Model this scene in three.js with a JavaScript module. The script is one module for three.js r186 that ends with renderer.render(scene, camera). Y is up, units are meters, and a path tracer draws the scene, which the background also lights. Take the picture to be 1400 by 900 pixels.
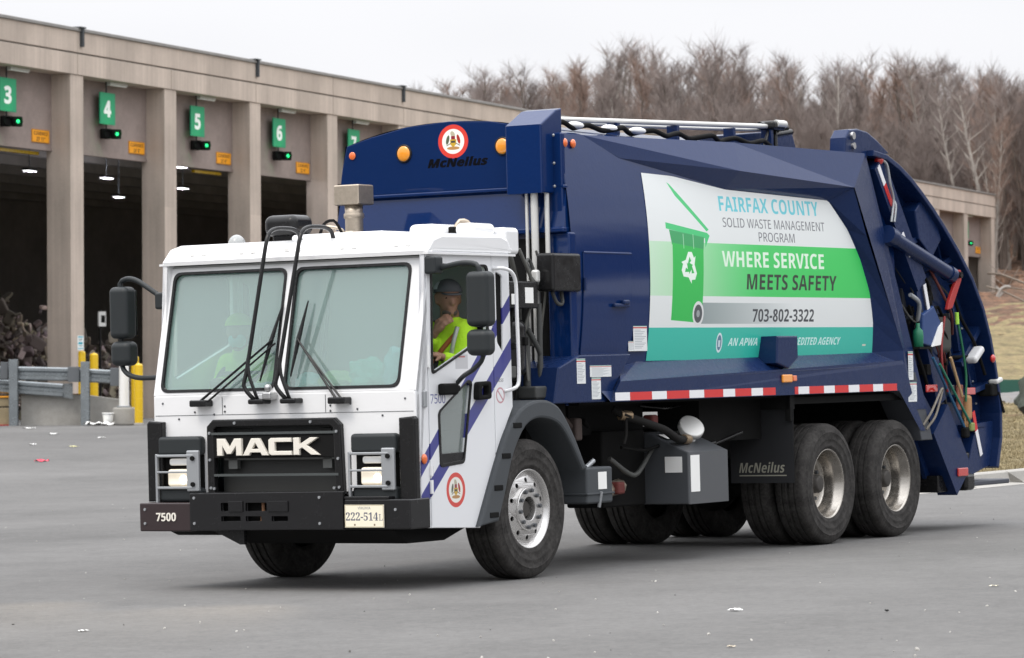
import * as THREE from 'three';
import { RoundedBoxGeometry } from 'three/addons/geometries/RoundedBoxGeometry.js';
import { mergeGeometries, mergeVertices, toCreasedNormals } from 'three/addons/utils/BufferGeometryUtils.js';
import { FontLoader } from 'three/addons/loaders/FontLoader.js';
import { TextGeometry } from 'three/addons/geometries/TextGeometry.js';
import { createNoise2D, createNoise3D } from 'simplex-noise';

// ------------------------------------------------------------------ camera, sky, sun, exposure
const scene = new THREE.Scene();
const camera = new THREE.PerspectiveCamera(10.286, 1024 / 658, 0.5, 1500);
camera.position.set(0, 1.521, 0);
camera.rotation.order = 'YXZ';
camera.rotation.set(0.01364, 0, -0.0052);
camera.focus = 29;
camera.userData.fStop = 6.3;
let seed = 7;
const rnd = () => { seed = (seed * 1664525 + 1013904223) >>> 0; return seed / 4294967296; };
const rr = (a, b) => a + (b - a) * rnd();
const n2 = createNoise2D(rnd), n3 = createNoise3D(rnd);
{
  const W = 1024, Hh = 512, d = new Float32Array(W * Hh * 4);
  for (let j = 0; j < Hh; j++) {
    const el = (j + 0.5) / Hh * Math.PI - Math.PI / 2, s = Math.max(0, Math.sin(el));
    for (let i = 0; i < W; i++) {
      const az = i / W * Math.PI * 2, c = Math.cos(el);
      const x = Math.cos(az) * c, z = Math.sin(az) * c, y = Math.sin(el);
      const cl = n3(x * 3, y * 14, z * 3) * 0.6 + n3(x * 7 + 3, y * 30, z * 7) * 0.3 + n3(x * 17, y * 50, z * 17) * 0.12;
      const L = (0.648 + 1.98 * Math.pow(s, 1.6)) * (1 + 0.075 * cl);
      const k = (j * W + i) * 4;
      d[k] = L * (0.975 + 0.02 * cl); d[k + 1] = L * (0.985 + 0.008 * cl); d[k + 2] = L * 1.02; d[k + 3] = 1;
    }
  }
  const t = new THREE.DataTexture(d, W, Hh, THREE.RGBAFormat, THREE.FloatType);
  t.mapping = THREE.EquirectangularReflectionMapping; t.magFilter = THREE.LinearFilter; t.minFilter = THREE.LinearFilter; t.wrapS = THREE.RepeatWrapping; t.needsUpdate = true;
  scene.background = t; scene.environment = t;
}
const sun = new THREE.DirectionalLight(0xfff4e6, 0.9);
sun.position.set(-30, 60, 2); sun.target.position.set(0, 0, -30);
sun.castShadow = true; sun.shadow.radius = 34; sun.shadow.mapSize.set(2048, 2048);
Object.assign(sun.shadow.camera, { left: -60, right: 60, top: 60, bottom: -60, near: 1, far: 300 });
scene.add(sun, sun.target);
const renderer = new THREE.WebGLRenderer({ antialias: true });
renderer.toneMapping = THREE.LinearToneMapping;
renderer.toneMappingExposure = 1.36;
renderer.shadowMap.enabled = true;

// ------------------------------------------------------------------ helpers
const V = (x, y, z) => new THREE.Vector3(x, y, z);
const used = {};
const numbered = (n) => { const k = used[n] = (used[n] ?? -1) + 1; return k ? `${n}_${String(k).padStart(3, '0')}` : n; };
function uvBox(g, s = 1) {           // uv in metres, by the axis each face looks along
  const p = g.attributes.position, n = g.attributes.normal, uv = new Float32Array(p.count * 2);
  for (let i = 0; i < p.count; i += 3) {
    const ax = Math.abs(n.getX(i) + n.getX(i + 1) + n.getX(i + 2)), ay = Math.abs(n.getY(i) + n.getY(i + 1) + n.getY(i + 2)), az = Math.abs(n.getZ(i) + n.getZ(i + 1) + n.getZ(i + 2));
    for (let k = i; k < i + 3 && k < p.count; k++) {
      const x = p.getX(k), y = p.getY(k), z = p.getZ(k);
      const [a, b] = ax >= ay && ax >= az ? [z, y] : ay >= az ? [x, z] : [x, y];
      uv[2 * k] = a * s; uv[2 * k + 1] = b * s;
    }
  }
  g.setAttribute('uv', new THREE.BufferAttribute(uv, 2));
  return g;
}
function prep(g, keepUV) {
  g = g.index ? g.toNonIndexed() : g;
  if (!g.attributes.normal) g.computeVertexNormals();
  if (!keepUV || !g.attributes.uv) uvBox(g);
  for (const k of Object.keys(g.attributes)) if (!['position', 'normal', 'uv', 'color'].includes(k)) g.deleteAttribute(k);
  g.morphAttributes = {};
  return g;
}
function mesh(name, geos, mat, parent, keepUV) {
  const list = (Array.isArray(geos) ? geos : [geos]).map((g) => prep(g, keepUV));
  const m = new THREE.Mesh(list.length > 1 ? mergeGeometries(list) : list[0], mat);
  m.castShadow = m.receiveShadow = true;
  if (parent) { m.name = name; parent.add(m); } else { m.name = numbered(name); scene.add(m); }
  return m;
}
function tag(o, label, category, group, kind) {
  if (label) o.userData.label = label;
  if (category) o.userData.category = category;
  if (group) o.userData.group = group;
  if (kind) o.userData.kind = kind;
  return o;
}
const structure = (name, g, mat, label, keepUV) => tag(mesh(name, g, mat, null, keepUV), label, null, null, 'structure');
function thing(name, label, category, group) { const o = new THREE.Group(); o.name = numbered(name); scene.add(o); return tag(o, label, category, group); }
const at = (o, x, y, z, ry = 0) => { o.position.set(x, y, z); o.rotation.y = ry; return o; };
function copy(src, label) { const c = src.clone(); c.userData = { ...src.userData }; c.name = numbered(src.name.replace(/_\d{3}$/, '')); scene.add(c); if (label) c.userData.label = label; return c; }
const bx = (x0, x1, y0, y1, z0, z1) => new THREE.BoxGeometry(x1 - x0, y1 - y0, z1 - z0).translate((x0 + x1) / 2, (y0 + y1) / 2, (z0 + z1) / 2);
const rb = (x0, x1, y0, y1, z0, z1, r = 0.015, n = 2) => new RoundedBoxGeometry(x1 - x0, y1 - y0, z1 - z0, n, Math.min(r, (x1 - x0) / 2.01, (y1 - y0) / 2.01, (z1 - z0) / 2.01)).translate((x0 + x1) / 2, (y0 + y1) / 2, (z0 + z1) / 2);
const shapeOf = (pts, holes = []) => { const s = new THREE.Shape(pts.map(([a, b]) => new THREE.Vector2(a, b))); for (const h of holes) s.holes.push(new THREE.Path(h.map(([a, b]) => new THREE.Vector2(a, b)))); return s; };
function roundPoly(pts, r, n = 4) {   // corners of a polygon rounded
  const out = [], N = pts.length;
  for (let i = 0; i < N; i++) {
    const p = new THREE.Vector2(...pts[i]), a = new THREE.Vector2(...pts[(i + N - 1) % N]), b = new THREE.Vector2(...pts[(i + 1) % N]);
    const q = Math.min(r, a.distanceTo(p) / 2.1, b.distanceTo(p) / 2.1);
    const s = p.clone().lerp(a, q / a.distanceTo(p)), e = p.clone().lerp(b, q / b.distanceTo(p));
    for (let k = 0; k <= n; k++) { const t = k / n; out.push([(1 - t) ** 2 * s.x + 2 * t * (1 - t) * p.x + t * t * e.x, (1 - t) ** 2 * s.y + 2 * t * (1 - t) * p.y + t * t * e.y]); }
  }
  return out;
}
function prismZ(pts, z0, z1, bevel = 0, holes = []) {  // a polygon in x,y pushed along z
  const g = new THREE.ExtrudeGeometry(shapeOf(pts, holes), { depth: z1 - z0 - 2 * bevel, bevelEnabled: bevel > 0, bevelThickness: bevel, bevelSize: bevel, bevelOffset: -bevel, bevelSegments: 2, curveSegments: 8 });
  return g.translate(0, 0, z0 + bevel);
}
function prismX(pts, x0, x1, bevel = 0, holes = []) {  // a polygon in z,y pushed along x
  const f = (a) => a.map(([z, y]) => [-z, y]);
  return prismZ(f(pts), 0, x1 - x0, bevel, holes.map(f)).rotateY(Math.PI / 2).translate(x0, 0, 0);
}
function prismY(pts, y0, y1, bevel = 0) {              // a polygon in x,z pushed along y
  return prismZ(pts.map(([x, z]) => [x, -z]), 0, y1 - y0, bevel).rotateX(-Math.PI / 2).translate(0, y0, 0);
}
function tube(pts, r, n = 8, seg, smooth = true) {
  const v = pts.map((p) => V(...p));
  const c = smooth && v.length > 2 ? new THREE.CatmullRomCurve3(v, false, 'catmullrom', 0.4) : new THREE.CurvePath();
  if (!c.points) for (let i = 0; i + 1 < v.length; i++) c.add(new THREE.LineCurve3(v[i], v[i + 1]));
  const L = v.slice(1).reduce((s, p, i) => s + p.distanceTo(v[i]), 0);
  const g = new THREE.TubeGeometry(c, seg ?? Math.max(1, v.length === 2 ? 1 : Math.min(60, Math.ceil(L / Math.max(r, 0.02) / 1.5))), r, n, false);
  const caps = [[v[0], v[1]], [v[v.length - 1], v[v.length - 2]]].map(([p, q]) => { const d = new THREE.CircleGeometry(r, n); d.applyQuaternion(new THREE.Quaternion().setFromUnitVectors(V(0, 0, 1), p.clone().sub(q).normalize())); return d.translate(p.x, p.y, p.z).toNonIndexed(); });
  return mergeGeometries([g.toNonIndexed(), ...caps]);
}
function rod(a, b, r0, r1 = r0, n = 8) {
  const A = V(...a), B = V(...b), L = A.distanceTo(B);
  const g = new THREE.CylinderGeometry(r1, r0, L, n).translate(0, L / 2, 0);
  g.applyQuaternion(new THREE.Quaternion().setFromUnitVectors(V(0, 1, 0), B.sub(A).normalize()));
  return g.translate(...a);
}
function beam(a, b, w, h, up = [0, 1, 0]) {   // a bar of section w (sideways) x h (along up)
  const A = V(...a), B = V(...b), x = B.clone().sub(A), L = x.length(); x.normalize();
  const z = x.clone().cross(V(...up)).normalize(), y = z.clone().cross(x);
  const g = new THREE.BoxGeometry(L, h, w).translate(L / 2, 0, 0);
  return g.applyMatrix4(new THREE.Matrix4().makeBasis(x, y, z)).translate(A.x, A.y, A.z);
}
function lathe(prof, n = 32) { return new THREE.LatheGeometry(prof.map(([r, h]) => new THREE.Vector2(r, h)), n); }
function polys(list) {                 // flat faces given corner by corner
  const pos = [];
  for (const f of list) for (let i = 1; i + 1 < f.length; i++) pos.push(...f[0], ...f[i], ...f[i + 1]);
  const g = new THREE.BufferGeometry();
  g.setAttribute('position', new THREE.Float32BufferAttribute(pos, 3)); g.computeVertexNormals();
  return g;
}
function sheet(fn, nu, nv, uvf) {      // fn(u,v) -> [x,y,z]
  const pos = [], uv = [], idx = [];
  for (let j = 0; j <= nv; j++) for (let i = 0; i <= nu; i++) { const p = fn(i / nu, j / nv); pos.push(...p); uv.push(...(uvf ? uvf(i / nu, j / nv, p) : [i / nu, j / nv])); }
  for (let j = 0; j < nv; j++) for (let i = 0; i < nu; i++) { const a = j * (nu + 1) + i, b = a + 1, c = a + nu + 1, d = c + 1; idx.push(a, b, d, a, d, c); }
  const g = new THREE.BufferGeometry();
  g.setAttribute('position', new THREE.Float32BufferAttribute(pos, 3)); g.setAttribute('uv', new THREE.Float32BufferAttribute(uv, 2)); g.setIndex(idx); g.computeVertexNormals();
  return g;
}
// ------------------------------------------------------------------ textures
function canvasTex(w, h, draw) {
  const c = document.createElement('canvas'); c.width = w; c.height = h; const x = c.getContext('2d'); draw(x, w, h);
  const t = new THREE.CanvasTexture(c); t.colorSpace = THREE.SRGBColorSpace; t.anisotropy = 8; return t;
}
function tileNoise(size, fn, srgb) {   // fn(a,b,c,d) on a torus so that it repeats without a seam; returns 0..255 rgb
  const d = new Uint8Array(size * size * 4);
  for (let j = 0; j < size; j++) for (let i = 0; i < size; i++) { const v = fn(i / size, j / size, i, j); const k = (j * size + i) * 4; d[k] = v[0]; d[k + 1] = v[1]; d[k + 2] = v[2]; d[k + 3] = 255; }
  const t = new THREE.DataTexture(d, size, size); t.wrapS = t.wrapT = THREE.RepeatWrapping; t.magFilter = THREE.LinearFilter; t.minFilter = THREE.LinearMipmapLinearFilter; t.generateMipmaps = true;
  if (srgb) t.colorSpace = THREE.SRGBColorSpace; t.needsUpdate = true; return t;
}
function wrapNoise(size, cells, s) {   // value noise that wraps, returns fn(u,v) 0..1
  const g = new Float32Array(cells * cells); let q = s; for (let i = 0; i < g.length; i++) { q = (q * 1664525 + 1013904223) >>> 0; g[i] = q / 4294967296; }
  return (u, v) => { const x = u * cells, y = v * cells, i = Math.floor(x), j = Math.floor(y); let a = x - i, b = y - j; a = a * a * (3 - 2 * a); b = b * b * (3 - 2 * b); const G = (p, r) => g[((r % cells + cells) % cells) * cells + (p % cells + cells) % cells]; return (G(i, j) * (1 - a) + G(i + 1, j) * a) * (1 - b) + (G(i, j + 1) * (1 - a) + G(i + 1, j + 1) * a) * b; };
}
const rep = (t, s, s2 = s) => { const c = t.clone(); c.repeat.set(s, s2); c.needsUpdate = true; return c; };
function fbm(base, octs, s) { const f = octs.map((c, i) => wrapNoise(0, c, s + i * 77)); const w = base; return (u, v) => f.reduce((a, g, i) => a + (g(u, v) - 0.5) * w[i], 0); }
const asphaltN = fbm([0.16, 0.15, 0.11, 0.09, 0.12, 0.2], [3, 9, 27, 80, 300, 900], 5);
const asphaltMap = tileNoise(2048, (u, v, i, j) => { let a = 0.93 + asphaltN(u, v); const sp = rnd(); if (sp > 0.9985) a += 0.4; else if (sp < 0.004) a -= 0.25; a = Math.max(0.35, Math.min(1.2, a)); const c = 128 * Math.sqrt(a); return [Math.min(255, c * 1.004), Math.min(255, c), Math.min(255, c * 0.992)]; }, true);
const grainN = fbm([0.3, 0.3, 0.5, 0.6], [12, 40, 130, 256], 31);
const grainMap = tileNoise(512, (u, v) => { const a = Math.max(0, Math.min(255, 128 + 170 * grainN(u, v))); return [a, a, a]; });
const concreteN = fbm([0.16, 0.12, 0.1, 0.12], [3, 8, 30, 200], 91);
const concreteMap = tileNoise(1024, (u, v) => { const a = 235 * (0.9 + 0.5 * concreteN(u, v)); return [a, a * 0.985, a * 0.965].map((q) => Math.min(255, q)); }, true);
const streakA = wrapNoise(0, 90, 401), streakB = wrapNoise(0, 23, 402), streakC = wrapNoise(0, 7, 403);
const wallMap = tileNoise(1024, (u, v) => { const st = (streakA(u, v * 0.04) - 0.5) * 0.06 + (streakB(u, v * 0.09) - 0.5) * 0.07 + (streakC(u, v) - 0.5) * 0.08; const a = 240 * (0.92 + st + 0.25 * concreteN(u, v)); return [a, a * 0.98, a * 0.955].map((q) => Math.min(255, q)); }, true);
const dirtN = fbm([0.3, 0.4, 0.4, 0.25], [4, 11, 37, 160], 17);
const dirtMap = tileNoise(512, (u, v) => { const a = Math.max(0, Math.min(255, 120 + 150 * dirtN(u, v))); return [a, a, a]; });
const leafN = fbm([0.3, 0.4, 0.5, 0.6], [4, 16, 60, 220], 63);
const litterMap = tileNoise(1024, (u, v) => { const a = 1 + 0.8 * leafN(u, v), b = wN(u, v); return [150 * a * (0.95 + 0.1 * b), 118 * a, 96 * a * (1.05 - 0.1 * b)].map((q) => Math.max(0, Math.min(255, q))); function wN(x, y) { return streakB(x, y); } }, true);
const dryMap = tileNoise(1024, (u, v) => { const a = 1 + 0.6 * leafN(u + 0.3, v), b = streakB(u, v); return [190 * a, (166 + 10 * b) * a, 122 * a].map((q) => Math.max(0, Math.min(255, q))); }, true);

// ------------------------------------------------------------------ materials
const C = (r, g, b) => new THREE.Color().setRGB(r, g, b);
const std = (r, g, b, rough = 0.7, metal = 0, extra = {}) => new THREE.MeshStandardMaterial({ color: C(r, g, b), roughness: rough, metalness: metal, ...extra });
const phy = (r, g, b, rough, extra) => new THREE.MeshPhysicalMaterial({ color: C(r, g, b), roughness: rough, ...extra });
const M = {
  asphalt: std(0.60, 0.595, 0.592, 0.95, 0, { map: rep(asphaltMap, 1 / 17), bumpMap: rep(grainMap, 1 / 0.9), bumpScale: 0.006 }),
  concrete: std(0.5, 0.5, 0.485, 0.9, 0, { map: rep(concreteMap, 1 / 3), bumpMap: rep(grainMap, 1 / 1.5), bumpScale: 0.003 }),
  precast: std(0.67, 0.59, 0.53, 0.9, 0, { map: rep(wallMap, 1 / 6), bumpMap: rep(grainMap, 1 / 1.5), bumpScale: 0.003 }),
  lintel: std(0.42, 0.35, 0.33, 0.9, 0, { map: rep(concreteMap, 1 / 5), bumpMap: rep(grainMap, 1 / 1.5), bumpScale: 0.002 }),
  coping: std(0.42, 0.42, 0.42, 0.5, 0.3, { map: rep(concreteMap, 1 / 2) }),
  hall: std(0.34, 0.33, 0.315, 0.95, 0, { map: rep(concreteMap, 1 / 7) }),
  white: phy(0.785, 0.79, 0.795, 0.35, { bumpMap: rep(dirtMap, 1 / 1.9), bumpScale: 0.002, clearcoat: 0.7, clearcoatRoughness: 0.12, roughnessMap: rep(dirtMap, 1 / 1.3) }),
  navy: phy(0.0022, 0.019, 0.092, 0.5, { specularIntensity: 0.05, clearcoat: 0.7, clearcoatRoughness: 0.06, bumpMap: rep(dirtMap, 1 / 2.6), bumpScale: 0.006 }),
  navyDusty: phy(0.0065, 0.02, 0.076, 0.6, { specularIntensity: 0.15, clearcoat: 0.4, clearcoatRoughness: 0.3, roughnessMap: rep(dirtMap, 1 / 1.1) }),
  black: phy(0.012, 0.012, 0.0125, 0.5, { specularIntensity: 0.6, roughnessMap: rep(dirtMap, 1 / 0.7) }),
  blackMatt: phy(0.009, 0.009, 0.009, 0.85, { specularIntensity: 0.25 }),
  blackSteel: phy(0.011, 0.011, 0.012, 0.45, { specularIntensity: 0.6, clearcoat: 0.2, clearcoatRoughness: 0.3, roughnessMap: rep(dirtMap, 1 / 0.8) }),
  plastic: phy(0.058, 0.064, 0.07, 0.7, { specularIntensity: 0.6, bumpMap: rep(grainMap, 1 / 0.3), bumpScale: 0.0006 }),
  mirrorShell: phy(0.02, 0.024, 0.026, 0.5, { specularIntensity: 0.7, bumpMap: rep(grainMap, 1 / 0.3), bumpScale: 0.0005 }),
  grey: phy(0.062, 0.067, 0.074, 0.5, { clearcoat: 0.3, clearcoatRoughness: 0.3 }),
  chassis: phy(0.014, 0.0135, 0.013, 0.8, { specularIntensity: 0.3, bumpMap: rep(grainMap, 1 / 0.5), bumpScale: 0.002 }),
  rubber: phy(0.092, 0.087, 0.083, 0.92, { map: rep(dirtMap, 1 / 0.55), specularIntensity: 0.4, bumpMap: rep(grainMap, 1 / 0.35), bumpScale: 0.0015 }),
  alloy: std(0.62, 0.61, 0.60, 0.5, 0.85, { roughnessMap: rep(dirtMap, 1 / 0.5) }),
  rimRear: std(0.62, 0.6, 0.57, 0.5, 0.85, { map: rep(concreteMap, 1 / 0.7), roughnessMap: rep(dirtMap, 1 / 0.4) }),
  steel: std(0.5, 0.5, 0.5, 0.4, 1),
  galv: std(0.36, 0.41, 0.45, 0.5, 0.55, { map: rep(concreteMap, 1 / 0.8), roughnessMap: rep(dirtMap, 1) }),
  silver: std(0.36, 0.375, 0.39, 0.45, 0.5),
  pipe: std(0.62, 0.62, 0.6, 0.45, 0.3),
  stack: std(0.72, 0.64, 0.54, 0.36, 0.75, { map: rep(concreteMap, 1 / 0.5) }),
  red: std(0.36, 0.02, 0.018, 0.5), tapeRed: std(0.6, 0.03, 0.03, 0.35), tapeWhite: std(0.78, 0.78, 0.8, 0.35),
  amber: phy(0.85, 0.3, 0.01, 0.2, { clearcoat: 1 }), amberDim: phy(0.75, 0.14, 0.02, 0.2, { clearcoat: 1 }), redLens: phy(0.5, 0.02, 0.015, 0.2, { clearcoat: 1 }),
  yellow: std(0.72, 0.47, 0.02, 0.5, 0, { roughnessMap: dirtMap }), orange: std(0.8, 0.33, 0.015, 0.6),
  cream: std(0.78, 0.74, 0.66, 0.45),
  glass: phy(0.60, 0.745, 0.72, 0.03, { transmission: 0.75, ior: 1.7, thickness: 0, clearcoat: 1, clearcoatRoughness: 0.02 }),  // diffuse share of the pale colour adds a bright veil in place of reflected light
  glassDoor: phy(0.5, 0.56, 0.54, 0.04, { transmission: 0.7, ior: 1.6, thickness: 0, clearcoat: 1, clearcoatRoughness: 0.03 }),
  lensClear: phy(0.9, 0.9, 0.88, 0.1, { clearcoat: 1 }),
  mirrorGlass: std(0.8, 0.82, 0.82, 0.03, 1),
  liner: std(0.42, 0.43, 0.42, 0.85), dash: std(0.05, 0.052, 0.052, 0.75), seat: std(0.03, 0.03, 0.033, 0.9),
  hivis: std(0.50, 0.86, 0.03, 0.85, 0, { bumpMap: rep(dirtMap, 1 / 0.4), bumpScale: 0.006 }), reflect: std(0.42, 0.43, 0.4, 0.5), denim: std(0.03, 0.035, 0.05, 0.9),
  skin: std(0.33, 0.18, 0.12, 0.6), cloth: std(0.035, 0.038, 0.045, 0.9), mask: std(0.25, 0.62, 0.68, 0.8),
  green: std(0.0, 0.33, 0.16, 0.5), greenDark: std(0.012, 0.08, 0.06, 0.6), blue: std(0.02, 0.1, 0.36, 0.5), paper: std(0.8, 0.8, 0.78, 0.8),
};
// ------------------------------------------------------------------ the lie of the land (world: camera looks along -z)
const smooth = (a, b, x) => { const t = Math.max(0, Math.min(1, (x - a) / (b - a))); return t * t * (3 - 2 * t); };
const lerpTab = (tab, d) => { for (let i = 1; i < tab.length; i++) if (d < tab[i][0]) { const [a, b] = [tab[i - 1], tab[i]]; return a[1] + (b[1] - a[1]) * Math.max(0, (d - a[0]) / (b[0] - a[0])); } return tab[tab.length - 1][1]; };
const yardY = (x, z) => { const d = -z, s = smooth(44, 86, d); return 0.019893 * Math.max(-40, Math.min(40, x)) * (1 - s) - 0.0004 + s * 0.48; };
const yardSheet = sheet((u, v) => { const k = 2 * u - 1, x = 160 * Math.sign(k) * Math.pow(Math.abs(k), 1.7), z = 60 - 330 * v; return [x, yardY(x, z), z]; }, 120, 165);
{ // worn and patched tone, drawn out along the way the trucks drive
  const p = yardSheet.attributes.position, c = []; for (let i = 0; i < p.count; i++) { const x = p.getX(i), z = p.getZ(i), s = x * 0.527 - z * 0.85, t = x * 0.85 + z * 0.527, k = 1 + 0.13 * n2(s * 0.03, t * 0.14) + 0.09 * n2(s * 0.09 + 5, t * 0.36); c.push(k, k, k * 0.995); }
  yardSheet.setAttribute('color', new THREE.Float32BufferAttribute(c, 3)); M.asphalt.vertexColors = true;
}
structure('asphalt_yard', yardSheet, M.asphalt, 'grey worn asphalt yard the truck is driving on');

// the kerb runs beside the lane behind the truck; beyond it a dry grass verge climbs to a wooded hill
const kerbDir = V(0.527, 0, -0.85).normalize();
const kerbLine = [];
for (let i = 0; i <= 60; i++) { const s = -3.6 + i * 1.5; kerbLine.push([5.15 + kerbDir.x * s, -45.2 + kerbDir.z * s]); }
const kerbTop = (x, z) => 0.019893 * Math.min(40, x) + 0.165;
const kerbPieces = [];
{
  const kerb = thing('kerb', 'pale concrete kerb along the grass verge behind the truck', 'kerb'); kerb.userData.kind = 'structure';
  const nx = -0.85, nz = -0.527;             // towards the grass
  for (let i = 0; i + 1 < 22; i++) {
    const [x0, z0] = kerbLine[i], [x1, z1] = kerbLine[i + 1], g = 0.012;
    const a = [x0 + kerbDir.x * g, z0 + kerbDir.z * g], b = [x1 - kerbDir.x * g, z1 - kerbDir.z * g];
    const P = (p, o, y) => [p[0] + nx * o, yardY(p[0], p[1]) + y, p[1] + nz * o];
    const prof = [[-0.32, -0.05], [-0.32, 0.012], [-0.02, 0.02], [0.02, 0.15], [0.05, 0.165], [0.2, 0.165], [0.2, -0.05]];
    const faces = [];
    for (let k = 0; k + 1 < prof.length; k++) faces.push([P(a, ...prof[k]), P(b, ...prof[k]), P(b, ...prof[k + 1]), P(a, ...prof[k + 1])]);
    faces.push(prof.map((q) => P(a, ...q)), prof.map((q) => P(b, ...q)).reverse());
    mesh('kerb_stone', polys(faces), M.concrete, kerb);
  }
}
const landTab = [[40, 0.22], [46, 0.30], [70, 0.70], [86, 0.95], [104, 1.02], [110, 1.22], [150, 3.5], [182, 6.2], [220, 8.2], [290, 13], [420, 17]];
const landY = (x, z) => { const d = -z; return Math.max(lerpTab(landTab, d), 0) + 0.10 * n2(x * 0.22, z * 0.22) * smooth(52, 70, d) + 0.4 * n2(x * 0.05 + 9, z * 0.05) * smooth(140, 200, d) + 0.03 * n2(x * 1.1, z * 1.1) * smooth(50, 60, d); };
const vergeLeft = (d) => lerpTab([[42, 3.1], [60, 4.8], [100, 8.1], [146, 11.5], [150, 11.2], [170, 18.4], [187, 25.1], [189, 20], [200, -12], [215, -45], [420, -95]], d);
const bank = (x, z, y) => { const d = -z, off = -(x - 5.15) * 0.85 - (z + 45.2) * 0.527, t = smooth(0, d < 140 ? 5 : 2, x - vergeLeft(d)) * (d > 140 ? smooth(0, 14, off) : 1), g = yardY(x, z) - 0.06; return g + (y - g) * t; };   // the bank runs out to the yard on its left
// the verge: a grid over (distance beyond the kerb, distance along it)
const vergeY = (x, z) => {
  const rel = [(x - 5.15), (z + 45.2)], off = -rel[0] * 0.85 - rel[1] * 0.527;   // metres behind the kerb's face
  const edge = 0.019893 * x + 0.158;
  const t = smooth(0.2, 9, off);
  return bank(x, z, edge * (1 - t) + Math.max(landY(x, z), edge) * t + 0.02 * n2(x * 2.1, z * 2.1) * smooth(0.4, 1.2, off));
};
structure('grass_verge', sheet((u, v) => {
  const off = 0.19 + 106 * Math.pow(v, 2.2), s = -3.6 + (70 + off * 0.8) * u * (0.3 + 0.7 * u) ;
  const x = 5.15 + kerbDir.x * s + 0.85 * 0 , z0 = -45.2 + kerbDir.z * s;
  // go straight back from the kerb
  const X = x + off * 0.08, Z = z0 - off * 0.997;
  return [X, vergeY(X, Z), Z];
}, 60, 110, (u, v, p) => [p[0], p[2]]), std(0.46, 0.46, 0.47, 0.95, 0, { map: rep(dryMap, 1 / 5), bumpMap: rep(grainMap, 1 / 0.8), bumpScale: 0.03 }), 'dry tan winter grass on the bank behind the kerb', true);
structure('hillside', sheet((u, v) => { const d = 145 + 285 * v, l = vergeLeft(d) - 0.4, x = l + (150 + 0.3 * d) * Math.pow(u, 1.6), z = -d; return [x, bank(x, z, landY(x, z) - 0.05 + 0.06 * smooth(146, 152, d) + 0.35 * Math.max(0, n2(x * 0.5, z * 0.5)) * smooth(160, 170, d)), z]; }, 90, 110, (u, v, p) => [p[0], p[2]]), std(0.62, 0.6, 0.58, 0.98, 0, { map: rep(litterMap, 1 / 6), bumpMap: rep(grainMap, 1 / 1.2), bumpScale: 0.06 }), 'brown hillside under fallen leaves below the wood', true);
structure('service_road', sheet((u, v) => { const d = 82 + 15 * v, x = vergeLeft(d) + 4.5 + (5.15 + 0.62 * (d - 45.2) - 9 - vergeLeft(d) - 4.5) * u; return [x, vergeY(x, -d) + 0.035, -d]; }, 40, 20, (u, v, p) => [p[0], p[2]]), std(0.85, 0.83, 0.82, 0.95, 0, { map: rep(asphaltMap, 1 / 17) }), 'narrow grey service road crossing the grass bank', true);
// dry grass: countless blades
{
  const blade = new THREE.BufferGeometry(); const p = [];
  for (let k = 0; k < 6; k++) { const a = k * 1.047 + 0.3, c = Math.cos(a), s = Math.sin(a), l = 0.5 + 0.5 * ((k * 7) % 5) / 4, o = 0.25 + 0.2 * (k % 3); p.push(-0.05 * s, 0, 0.05 * c, 0.05 * s, 0, -0.05 * c, c * o, l, s * o); }
  blade.setAttribute('position', new THREE.Float32BufferAttribute(p, 3)); blade.computeVertexNormals();
  const N = 26000, im = new THREE.InstancedMesh(blade, std(1, 1, 1, 0.95), N), m = new THREE.Matrix4(), q = new THREE.Quaternion(), col = new THREE.Color();
  for (let i = 0; i < N; i++) {
    const s = rr(-2.5, 14), off = 0.3 + 34 * Math.pow(rnd(), 1.4), x = 5.15 + kerbDir.x * s + off * 0.08 + rr(0, 0.06) * off, z = -45.2 + kerbDir.z * s - off * 0.997;
    const h = rr(0.05, 0.12) * (0.7 + 0.5 * n2(x * 0.6, z * 0.6));
    m.compose(V(x, vergeY(x, z) - 0.005, z), q.setFromAxisAngle(V(0, 1, 0), rr(0, 6.28)), V(0.12, Math.max(0.03, h), 0.12)); im.setMatrixAt(i, m);
    const k = rr(0.75, 1.15); im.setColorAt(i, col.setRGB(0.27 * k, 0.225 * k, 0.13 * k));
  }
  im.name = 'dry_grass'; im.castShadow = im.receiveShadow = true; scene.add(im); tag(im, 'short dry tan grass tufts on the bank behind the kerb', 'grass', null, 'stuff');
}
// chips and grit on the asphalt
{
  const g = new THREE.IcosahedronGeometry(1, 0), N = 260, im = new THREE.InstancedMesh(g, std(1, 1, 1, 0.9), N), m = new THREE.Matrix4(), q = new THREE.Quaternion(), col = new THREE.Color();
  for (let i = 0; i < N; i++) {
    const d = 17.5 + 40 * Math.pow(rnd(), 1.5), x = rr(-0.15, 0.15) * d, s = rr(0.003, 0.008) * (rnd() > 0.93 ? 1.8 : 1);
    m.compose(V(x, yardY(x, -d) + s * 0.3, -d), q.setFromEuler(new THREE.Euler(rr(0, 3), rr(0, 3), rr(0, 3))), V(s * rr(0.8, 1.8), s * 0.7, s)); im.setMatrixAt(i, m);
    const k = rnd() > 0.25 ? rr(0.28, 0.55) : rr(0.06, 0.14); im.setColorAt(i, col.setRGB(k, k * 0.97, k * 0.9));
  }
  im.name = 'gravel'; im.castShadow = im.receiveShadow = true; scene.add(im); tag(im, 'loose grit and small stone chips scattered over the asphalt', 'gravel', null, 'stuff');
}
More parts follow.
